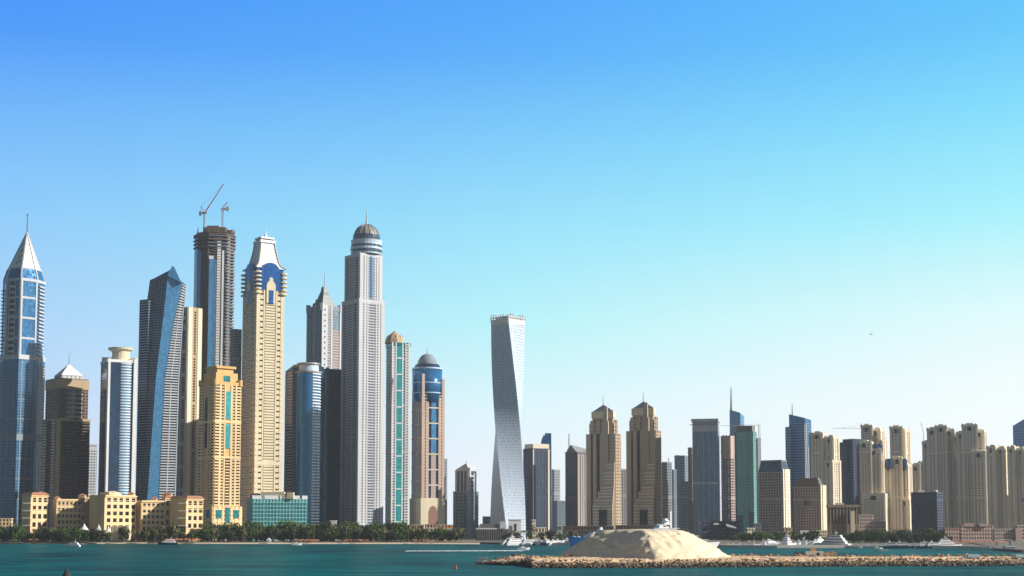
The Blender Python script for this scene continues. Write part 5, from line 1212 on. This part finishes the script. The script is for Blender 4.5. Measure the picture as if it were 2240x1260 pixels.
def truck(px, label, n=1.0):
    Y = gpt(px, 1224, 3.4)[1] + 3
    t = T('truck', label, 'truck', Y, px, 1217, base=3.4)
    c = t.part('cargo_box', W['white']); c.box(px - 12*n, px + 14*n, -5, 5, 1212.6, 1219.5); b = t.part('cab', W['white']); b.box(px - 20*n, px - 13*n, -4.5, 4.5, 1214.2, 1219.8)
    w_ = t.part('cab_window', G['dark'], b); w_.box(px - 20.2*n, px - 15*n, -4.7, 4.7, 1215, 1216.6); ch = t.part('chassis', W['dgrey']); ch.box(px - 19*n, px + 14*n, -3, 3, 1219.4, 1220.6)
    for x in (-17, -5, 8, 12):
        wh = t.part('wheel', W['black'])
        for sy in (-4.4, 3.4):
            V = [wh.P(px + x*n + 1.5*math.cos(a*.785), sy + dy, 1220.6) + Vector((0, 0, 1.5*t.k*math.sin(a*.785))) for dy in (0, 1) for a in range(8)]
            wh.add(V, [(i, (i+1) % 8, 8 + (i+1) % 8, 8 + i) for i in range(8)] + [tuple(range(8)), tuple(range(8, 16))])
    t.end()
truck(2128, 'white box truck parked on the breakwater left of the other white truck'); truck(2230, 'white box truck parked at the right edge on the breakwater', .8)
# buoys and bird
X, Y = gpt(997, 1245)
t = T('buoy', 'small red channel buoy floating left of the breakwater tip', 'buoy', Y, 997, 1243, base=0)
b = t.part('float', W['red']); b.lathe([(3, 1246.5), (3.4, 1244.5), (2.6, 1242), (1.4, 1237.5), (.6, 1235.5)], 997, 0, 12); l = t.part('top_lamp', W['dgrey']); l.lathe([(1, 1236), (1, 1233.5), (.3, 1233)], 997, 0, 8); t.end()
Y = 556
t = T('buoy', 'dark cone shaped marker rising at the bottom edge on the left', 'buoy', Y, 146, 1255, base=0)
b = t.part('float', W['black']); b.lathe([(11, 1268), (11, 1262), (8, 1256), (4.5, 1250), (2.5, 1246), (.8, 1244.5)], 146, 0, 14); l = t.part('top_lamp', W['dgrey']); l.lathe([(1.2, 1245.5), (1, 1243.6)], 146, 0, 8); t.end()
bx, bz = at(1906, 732, 260); V = [(0, -.28, 0), (.05, 0, .07), (0, .3, 0), (-.05, 0, -.06), (-.5, .02, .16), (-.48, .12, .17), (-.9, .12, .02), (.42, .0, .2), (.42, .11, .2), (.8, .12, .10)]
Fc = [(0, 1, 2), (0, 2, 3), (0, 3, 1), (1, 3, 2), (1, 4, 5), (3, 5, 4), (4, 6, 5), (1, 7, 8), (3, 8, 7), (7, 9, 8), (0, 4, 1), (0, 1, 7), (3, 4, 0), (0, 7, 3), (1, 5, 2), (2, 8, 1), (2, 5, 3), (3, 8, 2)]
o = mesh('bird', [(x*.8, y*.8, z*1.7) for x, y, z in V], Fc, W['dgrey']); o.location = (bx, 260, bz); tag(o, 'small dark bird gliding high in the sky on the right', 'bird')
# ---------------- haze ----------------
def haze(d):
    V = [(x, y, z) for x in (-2600, 2600) for y in (-150, 3600) for z in (-3, 620)]; m = bpy.data.materials.new('haze_air'); m.use_nodes = True; nt = m.node_tree; nt.nodes.clear()
    o_ = nt.nodes.new('ShaderNodeOutputMaterial'); v = nt.nodes.new('ShaderNodeVolumePrincipled'); v.inputs['Density'].default_value = d; v.inputs['Color'].default_value = (.92, .95, 1, 1); v.inputs['Anisotropy'].default_value = .3
    nt.links.new(v.outputs[0], o_.inputs['Volume'])
    o = mesh('haze', V, [(0,1,3,2), (4,6,7,5), (0,4,5,1), (2,3,7,6), (0,2,6,4), (1,5,7,3)], m); tag(o, kind='stuff')
HAZE = 5.5e-5
if HAZE: haze(HAZE)
